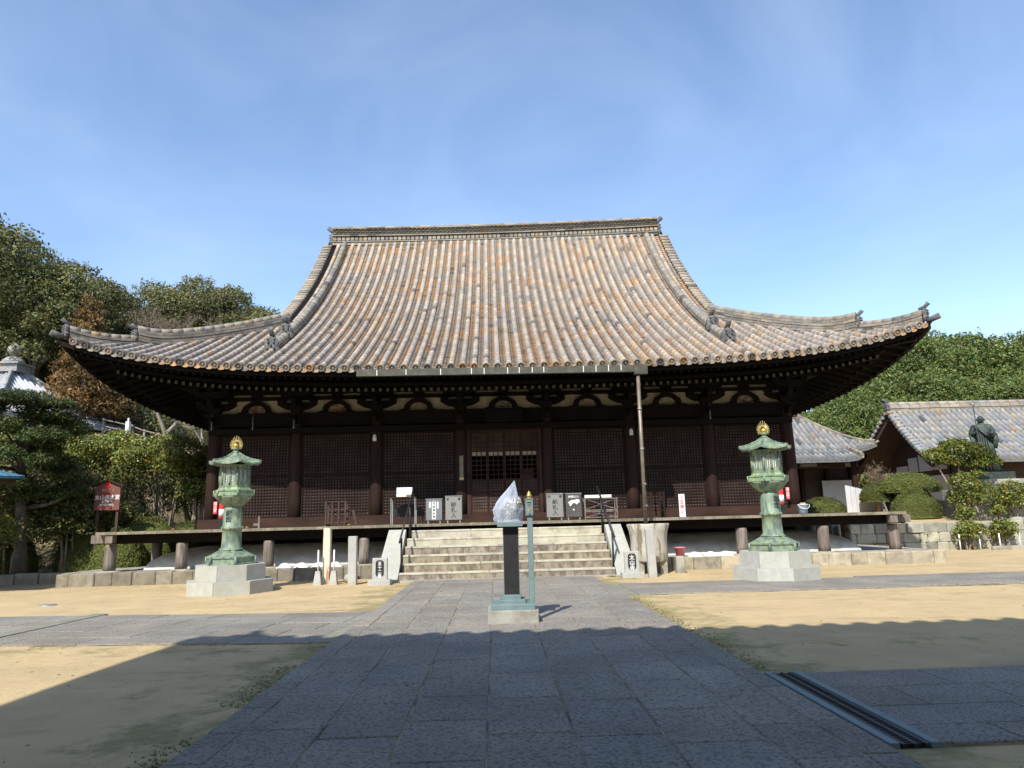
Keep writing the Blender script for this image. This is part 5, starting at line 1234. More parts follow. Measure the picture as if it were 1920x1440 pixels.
# ================================================================ SIDE HALLS, WALLS, STATUE
def hip_roof(root, F_list, r, pitch, odd=.06, name='roof', tl=.5):
    br = MB(); bd = MB(); bu = MB()
    for (F, half_fn, smax, sd, od, disc) in F_list:
        # half_fn(s)-> (lo, hi) lateral limits
        lo0, hi0 = half_fn(0); n0 = int((hi0 - lo0) / pitch)
        for i in range(n0 + 1):
            la = lo0 + (i + .5) * pitch
            s0, s1 = None, None
            for k in range(41):
                s = smax * k / 40; lo, hi = half_fn(s)
                if lo <= la <= hi: s0 = s if s0 is None else s0; s1 = s
            if s0 is None or s1 - s0 < .15: continue
            m = max(2, int((s1 - s0) / tl)); roll(br, [F(la, s0 + (s1 - s0) * k / m) for k in range(m + 1)], sd, r, n=5, odd=odd)
            if disc and s0 == 0: br.col = (.7, .7, .7); q = F(la, 0); br.tube([q + od * .03, q - od * .1 + Vector((0, 0, .03))], r * 1.1, 8)
        def g(u, v, F=F, hf=half_fn, sm=smax): s = v * sm; lo, hi = hf(s); return F(lo + (hi - lo) * u, s)
        bd.grid(g, 12, 8)
        def g2(u, v, F=F, hf=half_fn): 
            s = v * smax; lo, hi = hf(s); q = F(lo + (hi - lo) * u, s); return (q.x, q.y, q.z - .13 - .04 * v)
        bu.grid(g2, 12, 8)
        lo, hi = half_fn(0)
        for k in range(12):
            p, q = F(lo + (hi - lo) * k / 12, 0), F(lo + (hi - lo) * (k + 1) / 12, 0); i = bd.addv([p, q, q - Vector((0, 0, .16)), p - Vector((0, 0, .16))]); bd.face((i, i + 1, i + 2, i + 3))
    rf = bd.build(name, M['panchannel'], root); br.build('cover_tiles', M['greytile'], rf); bu.build('soffit', M['hall'], rf)
    return rf

# small square hall on the right with a porch
def right_small_hall():
    t = thing('small_hall', 'small dark hall with hipped tile roof between the big temple and the long hall', 'temple building', (16, 38, 1.3))
    cx, cy, h, ze, zt = 15.98, 38.0, 2.85, 4.42, 6.6
    def zz(lat, s): return ze + (zt - ze) * ((s / h) * .78 + .22 * (s / h) ** 2) + .33 * min(1, abs(lat) / h) ** 4 * max(0, 1 - s / 1.6)
    def F1(x, s): return Vector((cx + x, cy - h + s, zz(x, s)))
    def F2(x, s): return Vector((cx + x, cy + h - s, zz(x, s)))
    def F3(y, s): return Vector((cx + h - s, cy + y, zz(y, s)))
    def F4(y, s): return Vector((cx - h + s, cy + y, zz(y, s)))
    tri = lambda s: (-(h - s), h - s)
    pz = lambda x, s: 3.93 + .42 * s + .10 * max(0, x - .5) ** 3 * max(0, 1 - s / 1.2)
    def FP(x, s): return Vector((cx - .2 + x, 33.9 + s, pz(x, s)))
    rf = hip_roof(t, [(F1, tri, h, Vector((1, 0, 0)), Vector((0, -1, 0)), True), (F3, tri, h, Vector((0, 1, 0)), Vector((1, 0, 0)), True), (F4, tri, h, Vector((0, 1, 0)), Vector((-1, 0, 0)), True), (F2, tri, h, Vector((1, 0, 0)), Vector((0, 1, 0)), True),
                     (FP, lambda s: (-2.3, 1.55), 1.75, Vector((1, 0, 0)), Vector((0, -1, 0)), True)], .075, .25)
    for sx in (-1, 1):
        for sy in (-1, 1):
            b = MB(); P = [Vector((cx + sx * (h - s), cy + sy * (h - s), zz(h - s, s))) for s in np.linspace(h, .05, 9)]; ridge_bar(b, P, .14, .16, 3, .06)
            e = P[-1]; b.tube([e, e + Vector((sx * .12, sy * .12, .12))], [.07, .05], 6); b.build('corner_ridge', M['ridge'], rf)
    b = MB(); P = [FP(1.6, s) for s in np.linspace(1.7, 0, 6)]; ridge_bar(b, P, .10, .16, 2, .06); b.build('porch_ridge', M['ridge'], rf)
    b = MB(); b.lathe([(.25, 6.55), (.3, 6.75), (.12, 6.85), (.22, 7.0), (.02, 7.25)], cx, cy, 12); b.build('roof_jewel', M['ridge'], rf)
    for x in (-1.9, -.65, .65, 1.9):
        b = MB(); b.box(cx + x - .1, cx + x + .1, 36.1, 36.3, 1.2, 4.3); b.build('column', M['colwood'], t)
    for x in (-2.0, 1.25): b = MB(); b.box(cx + x - .11, cx + x + .11, 34.5, 34.72, 1.2, 4.0); b.build('porch_post', M['colwood'], t)
    b = MB(); b.box(cx - 2.1, cx + 2.1, 36.35, 39.9, 1.2, 4.5); b.build('wall', M['hall'], t)
    b = MB(); b.box(cx - 2.3, cx + 1.5, 34.52, 34.70, 3.55, 3.75); b.box(cx - 2.1, cx + 2.1, 36.1, 36.3, 4.0, 4.2); b.build('beam', M['hall'], t)
    b = MB(); b.box(cx + .30, cx + 1.9, 36.05, 36.09, 1.5, 3.0); b.build('white_wall_panel', M['shikkui'], t)
    b = MB(); b.box(cx - 1.4, cx - .6, 34.45, 34.5, 3.62, 3.78); b.box(cx + .8, cx + 1.05, 34.45, 34.5, 3.6, 3.78); b.build('carved_nosing', M['plaster'], t)
    b = MB(); b.box(cx - 2.8, cx + 2.3, 33.9, 36.0, 1.0, 1.5); b.build('platform', M['podium'], t)
right_small_hall()

def right_long_hall():
    t = thing('long_hall', 'long tile roofed hall with white wall panels and open gable end, right edge', 'temple building', (28, 34.5, 1.3))
    x0, x1, yr, zr_, yf, zf, yb = 18.95, 46.0, 34.4, 6.25, 30.7, 3.55, 38.1
    def fz(s, S): k = s / S; return zf + (zr_ - zf) * (.72 * k + .28 * k * k)
    def F1(x, s): return Vector((x, yf + s, fz(s, yr - yf)))
    def F2(x, s): return Vector((x, yb - s, fz(s, yb - yr)))
    rf = hip_roof(t, [(F1, lambda s: (x0 - .25 + .12 * s, x1), yr - yf, Vector((1, 0, 0)), Vector((0, -1, 0)), True), (F2, lambda s: (x0 - .25 + .12 * s, x1), yb - yr, Vector((1, 0, 0)), Vector((0, 1, 0)), False)], .085, .27, tl=.4)
    b = MB()
    n = 54
    for i in range(n):
        a, c = x0 + .25 + (x1 - x0) * i / n, x0 + .25 + (x1 - x0) * (i + 1) / n; b.col = tuple(q * 1.2 for q in tcol(.0)); b.box(a, c - .01, yr - .17, yr + .17, zr_ - .1, zr_ + .10)
        b.col = tuple(q * 1.5 for q in tcol(.0)); b.box(a, c, yr - .20, yr + .2, zr_ + .101, zr_ + .15); b.box(a + .02, c - .02, yr - .16, yr + .16, zr_ + .151, zr_ + .27); b.tube([(a, yr, zr_ + .32), (c - .01, yr, zr_ + .32)], .11, 8)
    b.build('main_ridge', M['ridge'], rf)
    b = MB(); onigawara(b, Vector((x0 + .2, yr, zr_ + .05)), Vector((-1, 0, 0)), .75); b.build('end_tile', M['oni'], rf)
    # verge tiles
    b = MB()
    for F, S in ((F1, yr - yf), (F2, yb - yr)):
        s = .05
        while s < S - .1:
            p = F(x0 - .02 + .12 * s, s); b.col = tuple(c for c in tcol(.05)); b.tube([p + Vector((.12, 0, .05)), p + Vector((-.34, 0, .0))], [.085, .09], 8); s += .22
    b.build('verge_tiles', M['greytile'], rf)
    for F, S in ((F1, yr - yf), (F2, yb - yr)):
        b = MB()
        for k in range(10):
            s, s2 = S * k / 10, S * (k + 1) / 10; p, q = F(x0 - .2 + .12 * s, s), F(x0 - .2 + .12 * s2, s2)
            i = b.addv([p + Vector((0, 0, -.03)), q + Vector((0, 0, -.03)), q + Vector((0, 0, -.38)), p + Vector((0, 0, -.38)), p + Vector((.12, 0, -.03)), q + Vector((.12, 0, -.03)), q + Vector((.12, 0, -.38)), p + Vector((.12, 0, -.38))])
            for f in ((0, 1, 2, 3), (3, 2, 6, 7), (7, 6, 5, 4)): b.face([i + a for a in f])
        b.build('barge_board', M['hall'], t)
    # gable end and front wall
    gx = x0 + 1.5
    b = MB(); b.prismx([(32.2, 1.2), (36.8, 1.2), (36.8, 4.5), (yr, 6.0), (32.2, 4.6)], gx, gx + .1); b.box(gx, x1, 32.0, 32.1, 1.2, 4.3); b.box(gx, x1, 36.8, 36.9, 1.2, 4.3); b.build('wall', M['hall'], t)
    b = MB()
    for (ya, yb_, za, zb) in ((32.35, 33.3, 3.25, 4.05), (33.42, 34.5, 3.25, 4.05), (34.62, 35.4, 3.25, 3.95), (35.5, 36.5, 3.1, 3.6), (32.3, 33.9, 1.35, 3.0)): b.box(gx - .03, gx - .002, ya, yb_, za, zb)
    b.build('white_wall_panel', M['shikkui'], t)
    b = MB(); b.box(gx + .05, gx + 1.5, 31.96, 31.998, 1.35, 3.05); b.box(gx + 1.75, gx + 2.6, 31.96, 31.998, 1.9, 3.0); b.build('front_wall_panel', M['shikkui'], t)
    for k in range(12):
        b = MB(); x = gx + .02 + k * 2.2; b.box(x - .09, x + .09, 31.86, 31.955, 1.2, 3.7); b.build('column', M['hall'], t)
right_long_hall()

# corrugated white fence panel
t = thing('white_fence_panel', 'white corrugated metal fence panel beside the small hall', 'fence panel', (15.7, 31, 1.2))
b = MB()
for k in range(14): b.box(14.95 + k * .112, 14.95 + k * .112 + .104, 31.0 + .02 * (k % 2), 31.04 + .02 * (k % 2), 1.25, 2.56 - .028 * k)
b.build('panel', M['shikkui'], t); b = MB()
for x in (15.0, 15.75, 16.45): b.box(x - .02, x + .02, 31.07, 31.11, 1.1, 2.4)
b.build('post', M['steel'], t)

# statue of a pilgrim monk on a stepped pedestal
def build_statue():
    t = thing('bronze_monk_statue', 'green bronze robed monk with staff and bowl, standing before the long hall', 'statue', (19.95, 29.0, 2.85))
    cx, cy, z0 = 19.95, 29.0, 2.86
    b = MB()
    S = 2.35 / 1.75
    verts = [(0, 0, .95), (0, 0, 1.15), (0, 0, 1.38), (0, -.01, 1.47), (0, -.02, 1.56), (0, -.03, 1.66), (0, -.02, 1.74),
             (.20, 0, 1.38), (.29, -.03, 1.15), (.16, -.24, 1.10), (-.20, 0, 1.38), (-.30, -.03, 1.15), (-.22, -.27, 1.20), (0, 0, .6), (0, 0, .25), (0, 0, .03)]
    rad = [.22, .22, .20, .075, .075, .10, .07, .12, .10, .055, .12, .10, .055, .25, .29, .32]
    edges = [(0, 1), (1, 2), (2, 3), (3, 4), (4, 5), (5, 6), (2, 7), (7, 8), (8, 9), (2, 10), (10, 11), (11, 12), (0, 13), (13, 14), (14, 15)]
    me = bpy.data.meshes.new('figure'); me.from_pydata([(x * S, y * S, z * S) for x, y, z in verts], edges, []); o = bpy.data.objects.new('figure', me); col.objects.link(o)
    sk = o.modifiers.new('s', 'SKIN'); 
    for i, r in enumerate(rad): me.skin_vertices[0].data[i].radius = (r * S, r * S * (.8 if i in (0, 1, 2, 13, 14, 15) else 1))
    me.skin_vertices[0].data[0].use_root = True
    ss = o.modifiers.new('u', 'SUBSURF'); ss.levels = 2; C.view_layer.update()
    m2 = bpy.data.meshes.new_from_object(o.evaluated_get(C.evaluated_depsgraph_get())); bpy.data.objects.remove(o)
    m2.name = 'robed_figure'; m2.transform(Matrix.Translation((cx, cy, z0)) @ Matrix.Rotation(R(-20), 4, 'Z')); m2.transform(Matrix.Translation(-wloc(t))); m2.materials.clear(); m2.materials.append(M['statue']); m2.polygons.foreach_set('use_smooth', [True] * len(m2.polygons))
    q = bpy.data.objects.new('robed_figure', m2); col.objects.link(q); q.parent = t
    Tm = Matrix.Translation((cx, cy, z0)) @ Matrix.Rotation(R(-20), 4, 'Z') @ Matrix.Scale(S, 4)
    b = MB(); b.T = Tm; b.ball((0, -.035, 1.62), .098, 16, 10, 1.25)
    b.ball((-.035, -.125, 1.64), .016, 8, 5); b.ball((.035, -.125, 1.64), .016, 8, 5); b.tube([(0, -.125, 1.65), (0, -.15, 1.60)], [.012, .022], 6); b.tube([(-.03, -.125, 1.565), (.03, -.125, 1.565)], .009, 6)
    b.ball((-.10, -.03, 1.62), .022, 6, 5, 1.5); b.ball((.10, -.03, 1.62), .022, 6, 5, 1.5); b.build('head', M['statue'], t)
    b = MB(); b.T = Tm
    for k in range(9):        # robe folds
        a = R(-150 + k * 16); b.tube([(.19 * math.cos(a), .16 * math.sin(a), 1.2), (.25 * math.cos(a + .1), .21 * math.sin(a + .1), .7), (.32 * math.cos(a), .27 * math.sin(a), .04)], [.02, .03, .04], 6)
    for sg in (-1, 1): b.tube([(sg * .30, -.04, 1.18), (sg * .28, -.13, .95), (sg * .27, -.10, .72)], [.09, .10, .05], 8, squash=.6)   # hanging sleeves
    b.tube([(-.16, -.16, 1.40), (.02, -.22, 1.15), (.2, -.2, .95)], [.03, .045, .03], 6); b.build('robe_fold', M['statue'], t)
    for hx, hy, hz, nm in ((-.22, -.31, 1.21, 1), (.15, -.29, 1.11, 0)):
        b = MB(); b.T = Tm; b.ball((hx, hy, hz), .045, 10, 6)
        for k in range(4): b.tube([(hx + .03 - .018 * k, hy - .03, hz + .03 - .012 * k), (hx + .035 - .02 * k, hy - .07, hz + .01 - .01 * k), (hx + .02 - .015 * k, hy - .06, hz - .03)], [.011, .010, .008], 6)
        b.tube([(hx - .03, hy, hz), (hx - .05, hy - .04, hz + .03)], [.013, .010], 6); b.build('hand', M['statue'], t)
    b = MB(); b.T = Tm; b.tube([(-.22, -.37, .0), (-.22, -.36, 2.05)], .016, 8)
    b.tube([(-.22 + .06 * math.cos(R(a)), -.36, 2.10 + .07 * math.sin(R(a))) for a in range(0, 361, 30)], .009, 5); b.build('ring_staff', M['statue'], t)
    b = MB(); b.T = Tm; b.lathe([(.03, 1.10), (.09, 1.15), (.10, 1.20), (.08, 1.20)], .15, -.33, 12); b.build('bowl', M['statue'], t)
    b = MB(); b.bbox(cx - .95, cx + .75, cy - .55, cy + .55, 2.56, 2.858, .02); b.build('bronze_base', M['statue'], t)
    g = thing('stone_pedestal', 'stepped grey stone pedestal under the bronze monk statue', 'pedestal', (20.1, 29, 1.0))
    for (a, z0_, z1_) in ((1.2, 2.2, 2.559), (1.7, 1.8, 2.199), (2.3, 1.0, 1.799)):
        b = MB(); b.bbox(20.0 - a * .85, 20.0 + a, 29 - a * .7, 29 + a * .6, z0_, z1_, .03); b.build('tier', M['rock'], g)
build_statue()

# retaining wall of rough blocks with a capping course
def rough_wall(x0, x1, y, z0, z1, dirx=True, label='', name='retaining_wall'):
    b = MB(); z = z0; rows = max(1, int((z1 - z0) / .3)); hh = (z1 - z0) / rows
    for r in range(rows):
        x = x0 - rnd.random() * .3
        while x < x1:
            l = rnd.uniform(.35, .85); a, c = max(x, x0), min(x + l, x1)
            if c - a > .08:
                g = rnd.uniform(.7, 1.25); b.col = (g, g * rnd.uniform(.96, 1.0), g * rnd.uniform(.86, .98)); dz = rnd.uniform(-.02, .02)
                if dirx: b.bbox(a + .008, c - .008, y + rnd.uniform(-.03, .03), y + .4, z0 + r * hh + .006, z0 + (r + 1) * hh - .006 + (dz if r == rows - 1 else 0), .03)
                else: b.bbox(y + rnd.uniform(-.03, .03) - .2, y + .2, a + .008, c - .008, z0 + r * hh + .006, z0 + (r + 1) * hh - .006, .03)
            x += l
    return b
b = rough_wall(12.1, 42, 26.0, -.05, .97); one(b, 'retaining_wall', M['rock'], (20, 26.2, 0), 'low wall of rough pale stone blocks holding up the right terrace', 'stone wall')
b = rough_wall(26.45, 60, 12.25, -.05, .97, False); one(b, 'side_retaining_wall', M['rock'], (12.25, 30, 0), 'rough stone wall running back beside the temple hall on the right', 'stone wall')
b = MB(); x = 16.9
while x < 30: l = rnd.uniform(.5, .7); b.col = (rnd.uniform(.8, 1.1),) * 3; b.bbox(x, x + l - .01, 24.9, 25.05, -.02, .14, .01); x += l
one(b, 'kerb_row', M['podium'], (17, 25, 0), 'low row of kerb stones in front of the right retaining wall', 'kerb')
for k in range(8):
    x = 16.1 + k * .72; b = MB(); b.tube([(x, 25.45, -.02), (x, 25.45, .55)], .022, 6)
    one(b, 'white_stake', M['pale'], (x, 25.45, 0), '%s short white stake from the left, in front of the right stone wall' % ['first', 'second', 'third', 'fourth', 'fifth', 'sixth', 'seventh', 'eighth'][k], 'stake', 'short white stakes before the stone wall')
b = MB(); b.tube([(14.9, 25.3, 0), (14.9, 25.3, .6)], .02, 6); b.tube([(14.78, 25.3, .6), (15.02, 25.3, .6)], .018, 6); one(b, 'standpipe', M['steel'], (14.9, 25.3, 0), 'thin grey standpipe in front of the stone wall, left of the stakes', 'standpipe')

# left: kerb, far walled path with fence, white post, square hall, copper roof
b = MB(); x = -19.0
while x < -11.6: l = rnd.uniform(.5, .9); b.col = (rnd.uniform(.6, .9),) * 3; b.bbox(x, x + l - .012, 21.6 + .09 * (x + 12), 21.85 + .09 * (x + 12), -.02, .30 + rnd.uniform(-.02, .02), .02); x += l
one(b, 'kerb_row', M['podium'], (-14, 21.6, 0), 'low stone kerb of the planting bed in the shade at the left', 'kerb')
FP_ = [(-21.96, 7.59, 6.80), (-20.37, 7.2, 6.57), (-19.68, 6.91, 6.34), (-18.87, 6.71, 6.02), (-18.09, 6.34, 5.74), (-17.37, 6.11, 5.46), (-16.62, 5.68, 5.18), (-15.96, 5.43, 4.95), (-15.2, 5.15, 4.65)]
t = thing('path_fence', 'brown rail fence descending the slope behind the camellias on the left', 'fence', (-18.5, 40, 6))
for (x, zt, zb) in FP_: b = MB(); b.box(x - .05, x + .05, 39.95, 40.05, zb - .3, zt + .02); b.build('post', M['fence'], t)
for dz in (-.06, -.42):
    b = MB(); b.tube([(x, 39.92, zt + dz) for x, zt, zb in FP_], .035, 4); b.build('rail', M['fence'], t)
b = MB()
P = [(-25.5, 6.85)] + [(x, zb) for x, zt, zb in FP_[1:]] + [(-15.2, 2.0), (-25.5, 2.0)]
b.prism(P[::-1], 39.75, 39.9); one(b, 'slope_wall', M['rock'], (-20, 39.8, 5), 'grey stained concrete wall below the brown fence on the left slope', 'wall')
b = MB(); b.box(-20.52, -20.30, 39.55, 39.70, 6.4, 7.34); b.box(-20.40, -20.32, 39.5, 39.56, 6.5, 7.52); one(b, 'white_post', M['pale'], (-20.4, 39.6, 6.4), 'bright white post at the top of the brown rail fence', 'post')

def left_hall():
    cx, cy, Rr, zt = -27.25, 40.0, 6.8, 10.55
    t = thing('square_hall', 'grey tiled pyramid roofed hall with stone orb on the left slope behind the pine', 'temple building', (cx, cy, 5.5))
    al = R(28)      # turned square
    cs = [Vector((cx + Rr * math.cos(al + R(90) * k), cy + Rr * math.sin(al + R(90) * k), 7.15)) for k in range(4)]
    ap = Vector((cx, cy, zt))
    br = MB(); bd = MB()
    for k in range(4):
        A, B = cs[k], cs[(k + 1) % 4]; sd = (B - A).normalized(); W = (B - A).length; md = (A + B) / 2; inn = Vector((ap.x - md.x, ap.y - md.y, 0)); H = inn.length; inn.normalize()
        def F(la, s): kk = s / H; p = md + sd * la + inn * s; p.z = 7.15 + (zt - 7.15) * (.55 * kk + .45 * kk * kk) + .35 * (abs(la) / (W / 2)) ** 4 * max(0, 1 - kk * 2.2) - .35 * 0; return p
        n = int(W / 2 / .28)
        for i in range(-n, n):
            la = (i + .5) * .28; s1 = H * (1 - abs(la) / (W / 2))
            if s1 < .3: continue
            m = max(2, int(s1 / .6)); roll(br, [F(la, s1 * q / m) for q in range(m + 1)], sd, .085, n=5, odd=.0)
            br.col = (.7, .7, .7); q = F(la, 0); br.tube([q - inn * .03, q + inn * .1], .09, 8)
        def g(u, v): s = v * H; return F((u * 2 - 1) * W / 2 * (1 - v), s)
        bd.grid(g, 14, 8)
        def g2(u, v): s = v * 1.6; q = F((u * 2 - 1) * W / 2 * (1 - s / H), s); q.z -= .2 + v * .5; return q
        bd.grid(g2, 14, 2)
        for q in range(14):
            a, c = F((q / 7 - 1) * W / 2, 0), F(((q + 1) / 7 - 1) * W / 2, 0); i = bd.addv([a, c, c - Vector((0, 0, .2)), a - Vector((0, 0, .2))]); bd.face((i, i + 1, i + 2, i + 3))
    silver = mat('pale_silver_tile', (.47, .49, .52), (.38, .40, .43), 8, .5, .2, 30, attr=True)
    rf = bd.build('roof', silver, t); br.build('cover_tiles', silver, rf)
    for k in range(4):
        A = cs[k]; b = MB(); P = []
        for q in range(9):
            v = q / 8; p = ap.lerp(A, v); kk = 1 - v; p.z = 7.15 + (zt - 7.15) * (.55 * kk + .45 * kk * kk) + .35 * max(0, 1 - kk * 2.2); P.append(p)
        ridge_bar(b, P, .2, .26, 3, .10); e = P[-1]; d = (A - ap); d.z = 0; d.normalize(); b.tube([e + Vector((0, 0, .2)), e + d * .3 + Vector((0, 0, .3)), e + d * .5 + Vector((0, 0, .55))], [.09, .07, .03], 6); b.build('corner_ridge', M['greytile'], rf)
    b = MB(); b.box(cx - .6, cx + .6, cy - .6, cy + .6, 10.3, 10.72); b.box(cx - .75, cx + .75, cy - .75, cy + .75, 10.721, 10.81); b.lathe([(.6, 10.83), (.55, 11.0), (.35, 11.18), (.15, 11.25), (.15, 11.33), (.3, 11.42), (.37, 11.6), (.33, 11.78), (.15, 11.92), (.02, 12.05)], cx, cy, 18); b.build('orb_finial', M['greytile'], rf)
    b = MB(); b.T = Matrix.Translation((cx, cy, 0)) @ Matrix.Rotation(al + R(45), 4, 'Z'); b.box(-3.2, 3.2, -3.2, 3.2, 4.0, 7.3); b.build('wall', M['hall'], t)
left_hall()

def copper_pavilion():
    t = thing('basin_pavilion', 'small pavilion with a blue copper roof, only its roof corner showing at the left edge', 'pavilion', (-15.1, 18.3, 0))
    x1, y0, y1, x0 = -13.1, 16.6, 20.0, -17.2; xm, ym = (x0 + x1) / 2, (y0 + y1) / 2
    b = MB()
    def g(ax, ay, bx, by):
        def f(u, v):
            px, py = ax + (bx - ax) * u, ay + (by - ay) * u; k = abs(u * 2 - 1); return (px + (xm - px) * v, py + (ym - py) * v, 2.93 + .06 * k ** 3 * (1 - v) + .95 * (v * .6 + .4 * v * v))
        return f
    for q in ((x0, y0, x1, y0), (x1, y0, x1, y1), (x1, y1, x0, y1), (x0, y1, x0, y0)):
        b.grid(g(*q), 14, 6)
        f = g(*q); 
        for k in range(14):
            a, c = Vector(f(k / 14, 0)), Vector(f((k + 1) / 14, 0)); i = b.addv([a, c, c - Vector((0, 0, .07)), a - Vector((0, 0, .07))]); b.face((i, i + 1, i + 2, i + 3))
        for k in range(1, 14): b.tube([f(k / 14 * (1 - v) + .5 * v * 0 + k / 14 * v, v) for v in (0, .3, .6, .9)], .014, 4)
    b.build('roof', M['copperroof'], t)
    b = MB(); b.box(x0 + .15, x1 - .15, y0 + .15, y1 - .15, 2.77, 2.89); b.build('ceiling', M['hall'], t)
    for x in (x0 + .7, x1 - 1.5):
        for y in (y0 + .35, y1 - .35): b = MB(); b.box(x - .07, x + .07, y - .07, y + .07, 0, 2.76); b.build('post', M['hall'], t)
copper_pavilion()
# ================================================================ VEGETATION
def leaf_mesh(name, lobes, n, size, m, parent, seed=0, shell=(.70, 1.02), up=.35, rnds=.8, cmin=.65, cmax=1.35, bottom=-.55, asp=.55, hue=.18, noise=.24):
    g = np.random.default_rng(seed); Lb = np.array(lobes, float)
    wgt = (Lb[:, 3] * Lb[:, 4] + Lb[:, 4] * Lb[:, 5] + Lb[:, 3] * Lb[:, 5]); wgt /= wgt.sum()
    k = g.choice(len(Lb), n, p=wgt); d = g.normal(size=(n, 3)); d /= np.linalg.norm(d, axis=1)[:, None]
    low = d[:, 2] < bottom; d[low, 2] *= -1
    rr = g.uniform(shell[0], shell[1], n)
    # clumpy bumps on the lobe surface
    ph = Lb[k, 0] * 3.1 + Lb[k, 1] * 1.7
    rr *= 1 + noise * (np.sin(d[:, 0] * 9 + ph) * np.sin(d[:, 1] * 8 + ph * 1.3) + .6 * np.sin(d[:, 2] * 13 + ph) * np.sin(d[:, 0] * 17 - ph))
    c = Lb[k, :3] + d * Lb[k, 3:6] * rr[:, None]
    nr = d * .7 + g.normal(size=(n, 3)) * rnds + np.array([0, 0, up]); nr /= np.linalg.norm(nr, axis=1)[:, None]
    t = np.cross(nr, g.normal(size=(n, 3))); t /= np.linalg.norm(t, axis=1)[:, None] + 1e-9; s = np.cross(nr, t)
    sz = size * g.uniform(.6, 1.3, n)[:, None]
    v = np.stack([c - t * sz * .5, c + s * sz * asp * .5 - t * sz * .05, c + t * sz * .5, c - s * sz * asp * .5 - t * sz * .05], 1).reshape(-1, 3)
    v -= np.array(wloc(parent))
    me = bpy.data.meshes.new(name); me.vertices.add(4 * n); me.vertices.foreach_set('co', v.ravel()); me.loops.add(4 * n); me.loops.foreach_set('vertex_index', np.arange(4 * n, dtype=np.int32))
    me.polygons.add(n); me.polygons.foreach_set('loop_start', np.arange(0, 4 * n, 4, dtype=np.int32)); me.update(calc_edges=True)
    cv = g.uniform(cmin, cmax, n); hv = g.normal(0, hue, n); tone = g.uniform(.68, 1.30, len(Lb))[k]
    colr = np.ones((n, 4), np.float32); colr[:, 0] = cv * tone * (1 + np.clip(hv, -.3, .8)); colr[:, 1] = cv * tone; colr[:, 2] = cv * tone * (1 - np.clip(hv, -.3, .3))
    at = me.attributes.new('Col', 'FLOAT_COLOR', 'FACE'); at.data.foreach_set('color', colr.ravel())
    me.materials.append(m); o = bpy.data.objects.new(name, me); col.objects.link(o); o.parent = parent; return o

def trunk_mb(base, top, r0, r1, limbs, seed, bend=.15):
    rr = random.Random(seed); b = MB(); base = Vector(base); top = Vector(top); n = 6; P = []
    for k in range(n + 1):
        f = k / n; p = base.lerp(top, f); P.append(p + Vector((rr.uniform(-1, 1), rr.uniform(-1, 1), 0)) * bend * (1 if 0 < k < n else 0))
    b.tube(P, [r0 * (1 - k / n) + r1 * k / n + (.25 * r0 if k == 0 else 0) for k in range(n + 1)], 8)
    for (e, f) in limbs:
        s = base.lerp(top, f); e = Vector(e); mid = s.lerp(e, .5) + Vector((rr.uniform(-.1, .1), rr.uniform(-.1, .1), -.08 * (e - s).length)); rs = (r0 * (1 - f) + r1 * f) * .6
        b.tube([s, mid, e], [rs, rs * .65, rs * .25], 6)
    return b
def dome_lobes(cx, cy, cz, r, h, n, seed, lr=.37, vary=.35):
    rr = random.Random(seed); out = [(cx, cy, cz, r * .6, r * .6, h * .5)]
    for k in range(n):
        a = 2.399 * k + rr.uniform(-.3, .3); f = (k + .5) / n; el = math.asin(min(1., max(-.35, 1.05 - 1.45 * f))); q = rr.uniform(.74, 1.0)
        s = lr * r * rr.uniform(1 - vary, 1 + vary)
        out.append((cx + r * q * math.cos(a) * math.cos(el), cy + r * q * math.sin(a) * math.cos(el), cz + h * q * math.sin(el), s, s, s * .78))
    return out
def tree_proto(name, label, cat, loc, H, r, m, n, size, seed, group, nl=16, bark='bark', vert=1.0, **kw):
    """broadleaf tree: base at loc, total height H, crown radius r"""
    x, y, z = loc; t = thing(name, label, cat, loc, group); h = r * .95 * vert; cz = z + H - h * 1.02
    lobes = dome_lobes(x, y, cz, r, h, nl, seed)
    tb = trunk_mb((x, y, z - .3), (x, y, cz + h * .3), r * .075, r * .03, [((a, b_, c), .35 + .5 * random.Random(i + seed).random()) for i, (a, b_, c, _, _, _) in enumerate(lobes[1:9])], seed); tb.build('trunk', M[bark], t)
    leaf_mesh('crown', lobes, n, size, m, t, seed, **kw)
    return t
def place(proto, x, y, z, r, pr, label, rot):
    s = r / pr; c = copy_tree(proto, (x, y, z), label); c.scale = (s, s, s * rnd.uniform(.95, 1.08)); c.rotation_euler = (0, 0, rot); return c
def fit(proto, lst, pr, H, labs, drop=0.0):
    """put the tree and its copies so that their tops reach the given heights"""
    for i, (x, y, zt, r) in enumerate(lst):
        s = r / pr; z = zt - H * s - drop
        if i == 0: o = proto; o['label'] = labs[0]; o.location = (x, y, z); o.scale = (s, s, s)
        else: o = place(proto, x, y, z, r, pr, labs[i], i * 1.9 + .5)
        if i: o.scale = (s, s, s)

G1 = 'trees on the left hillside'

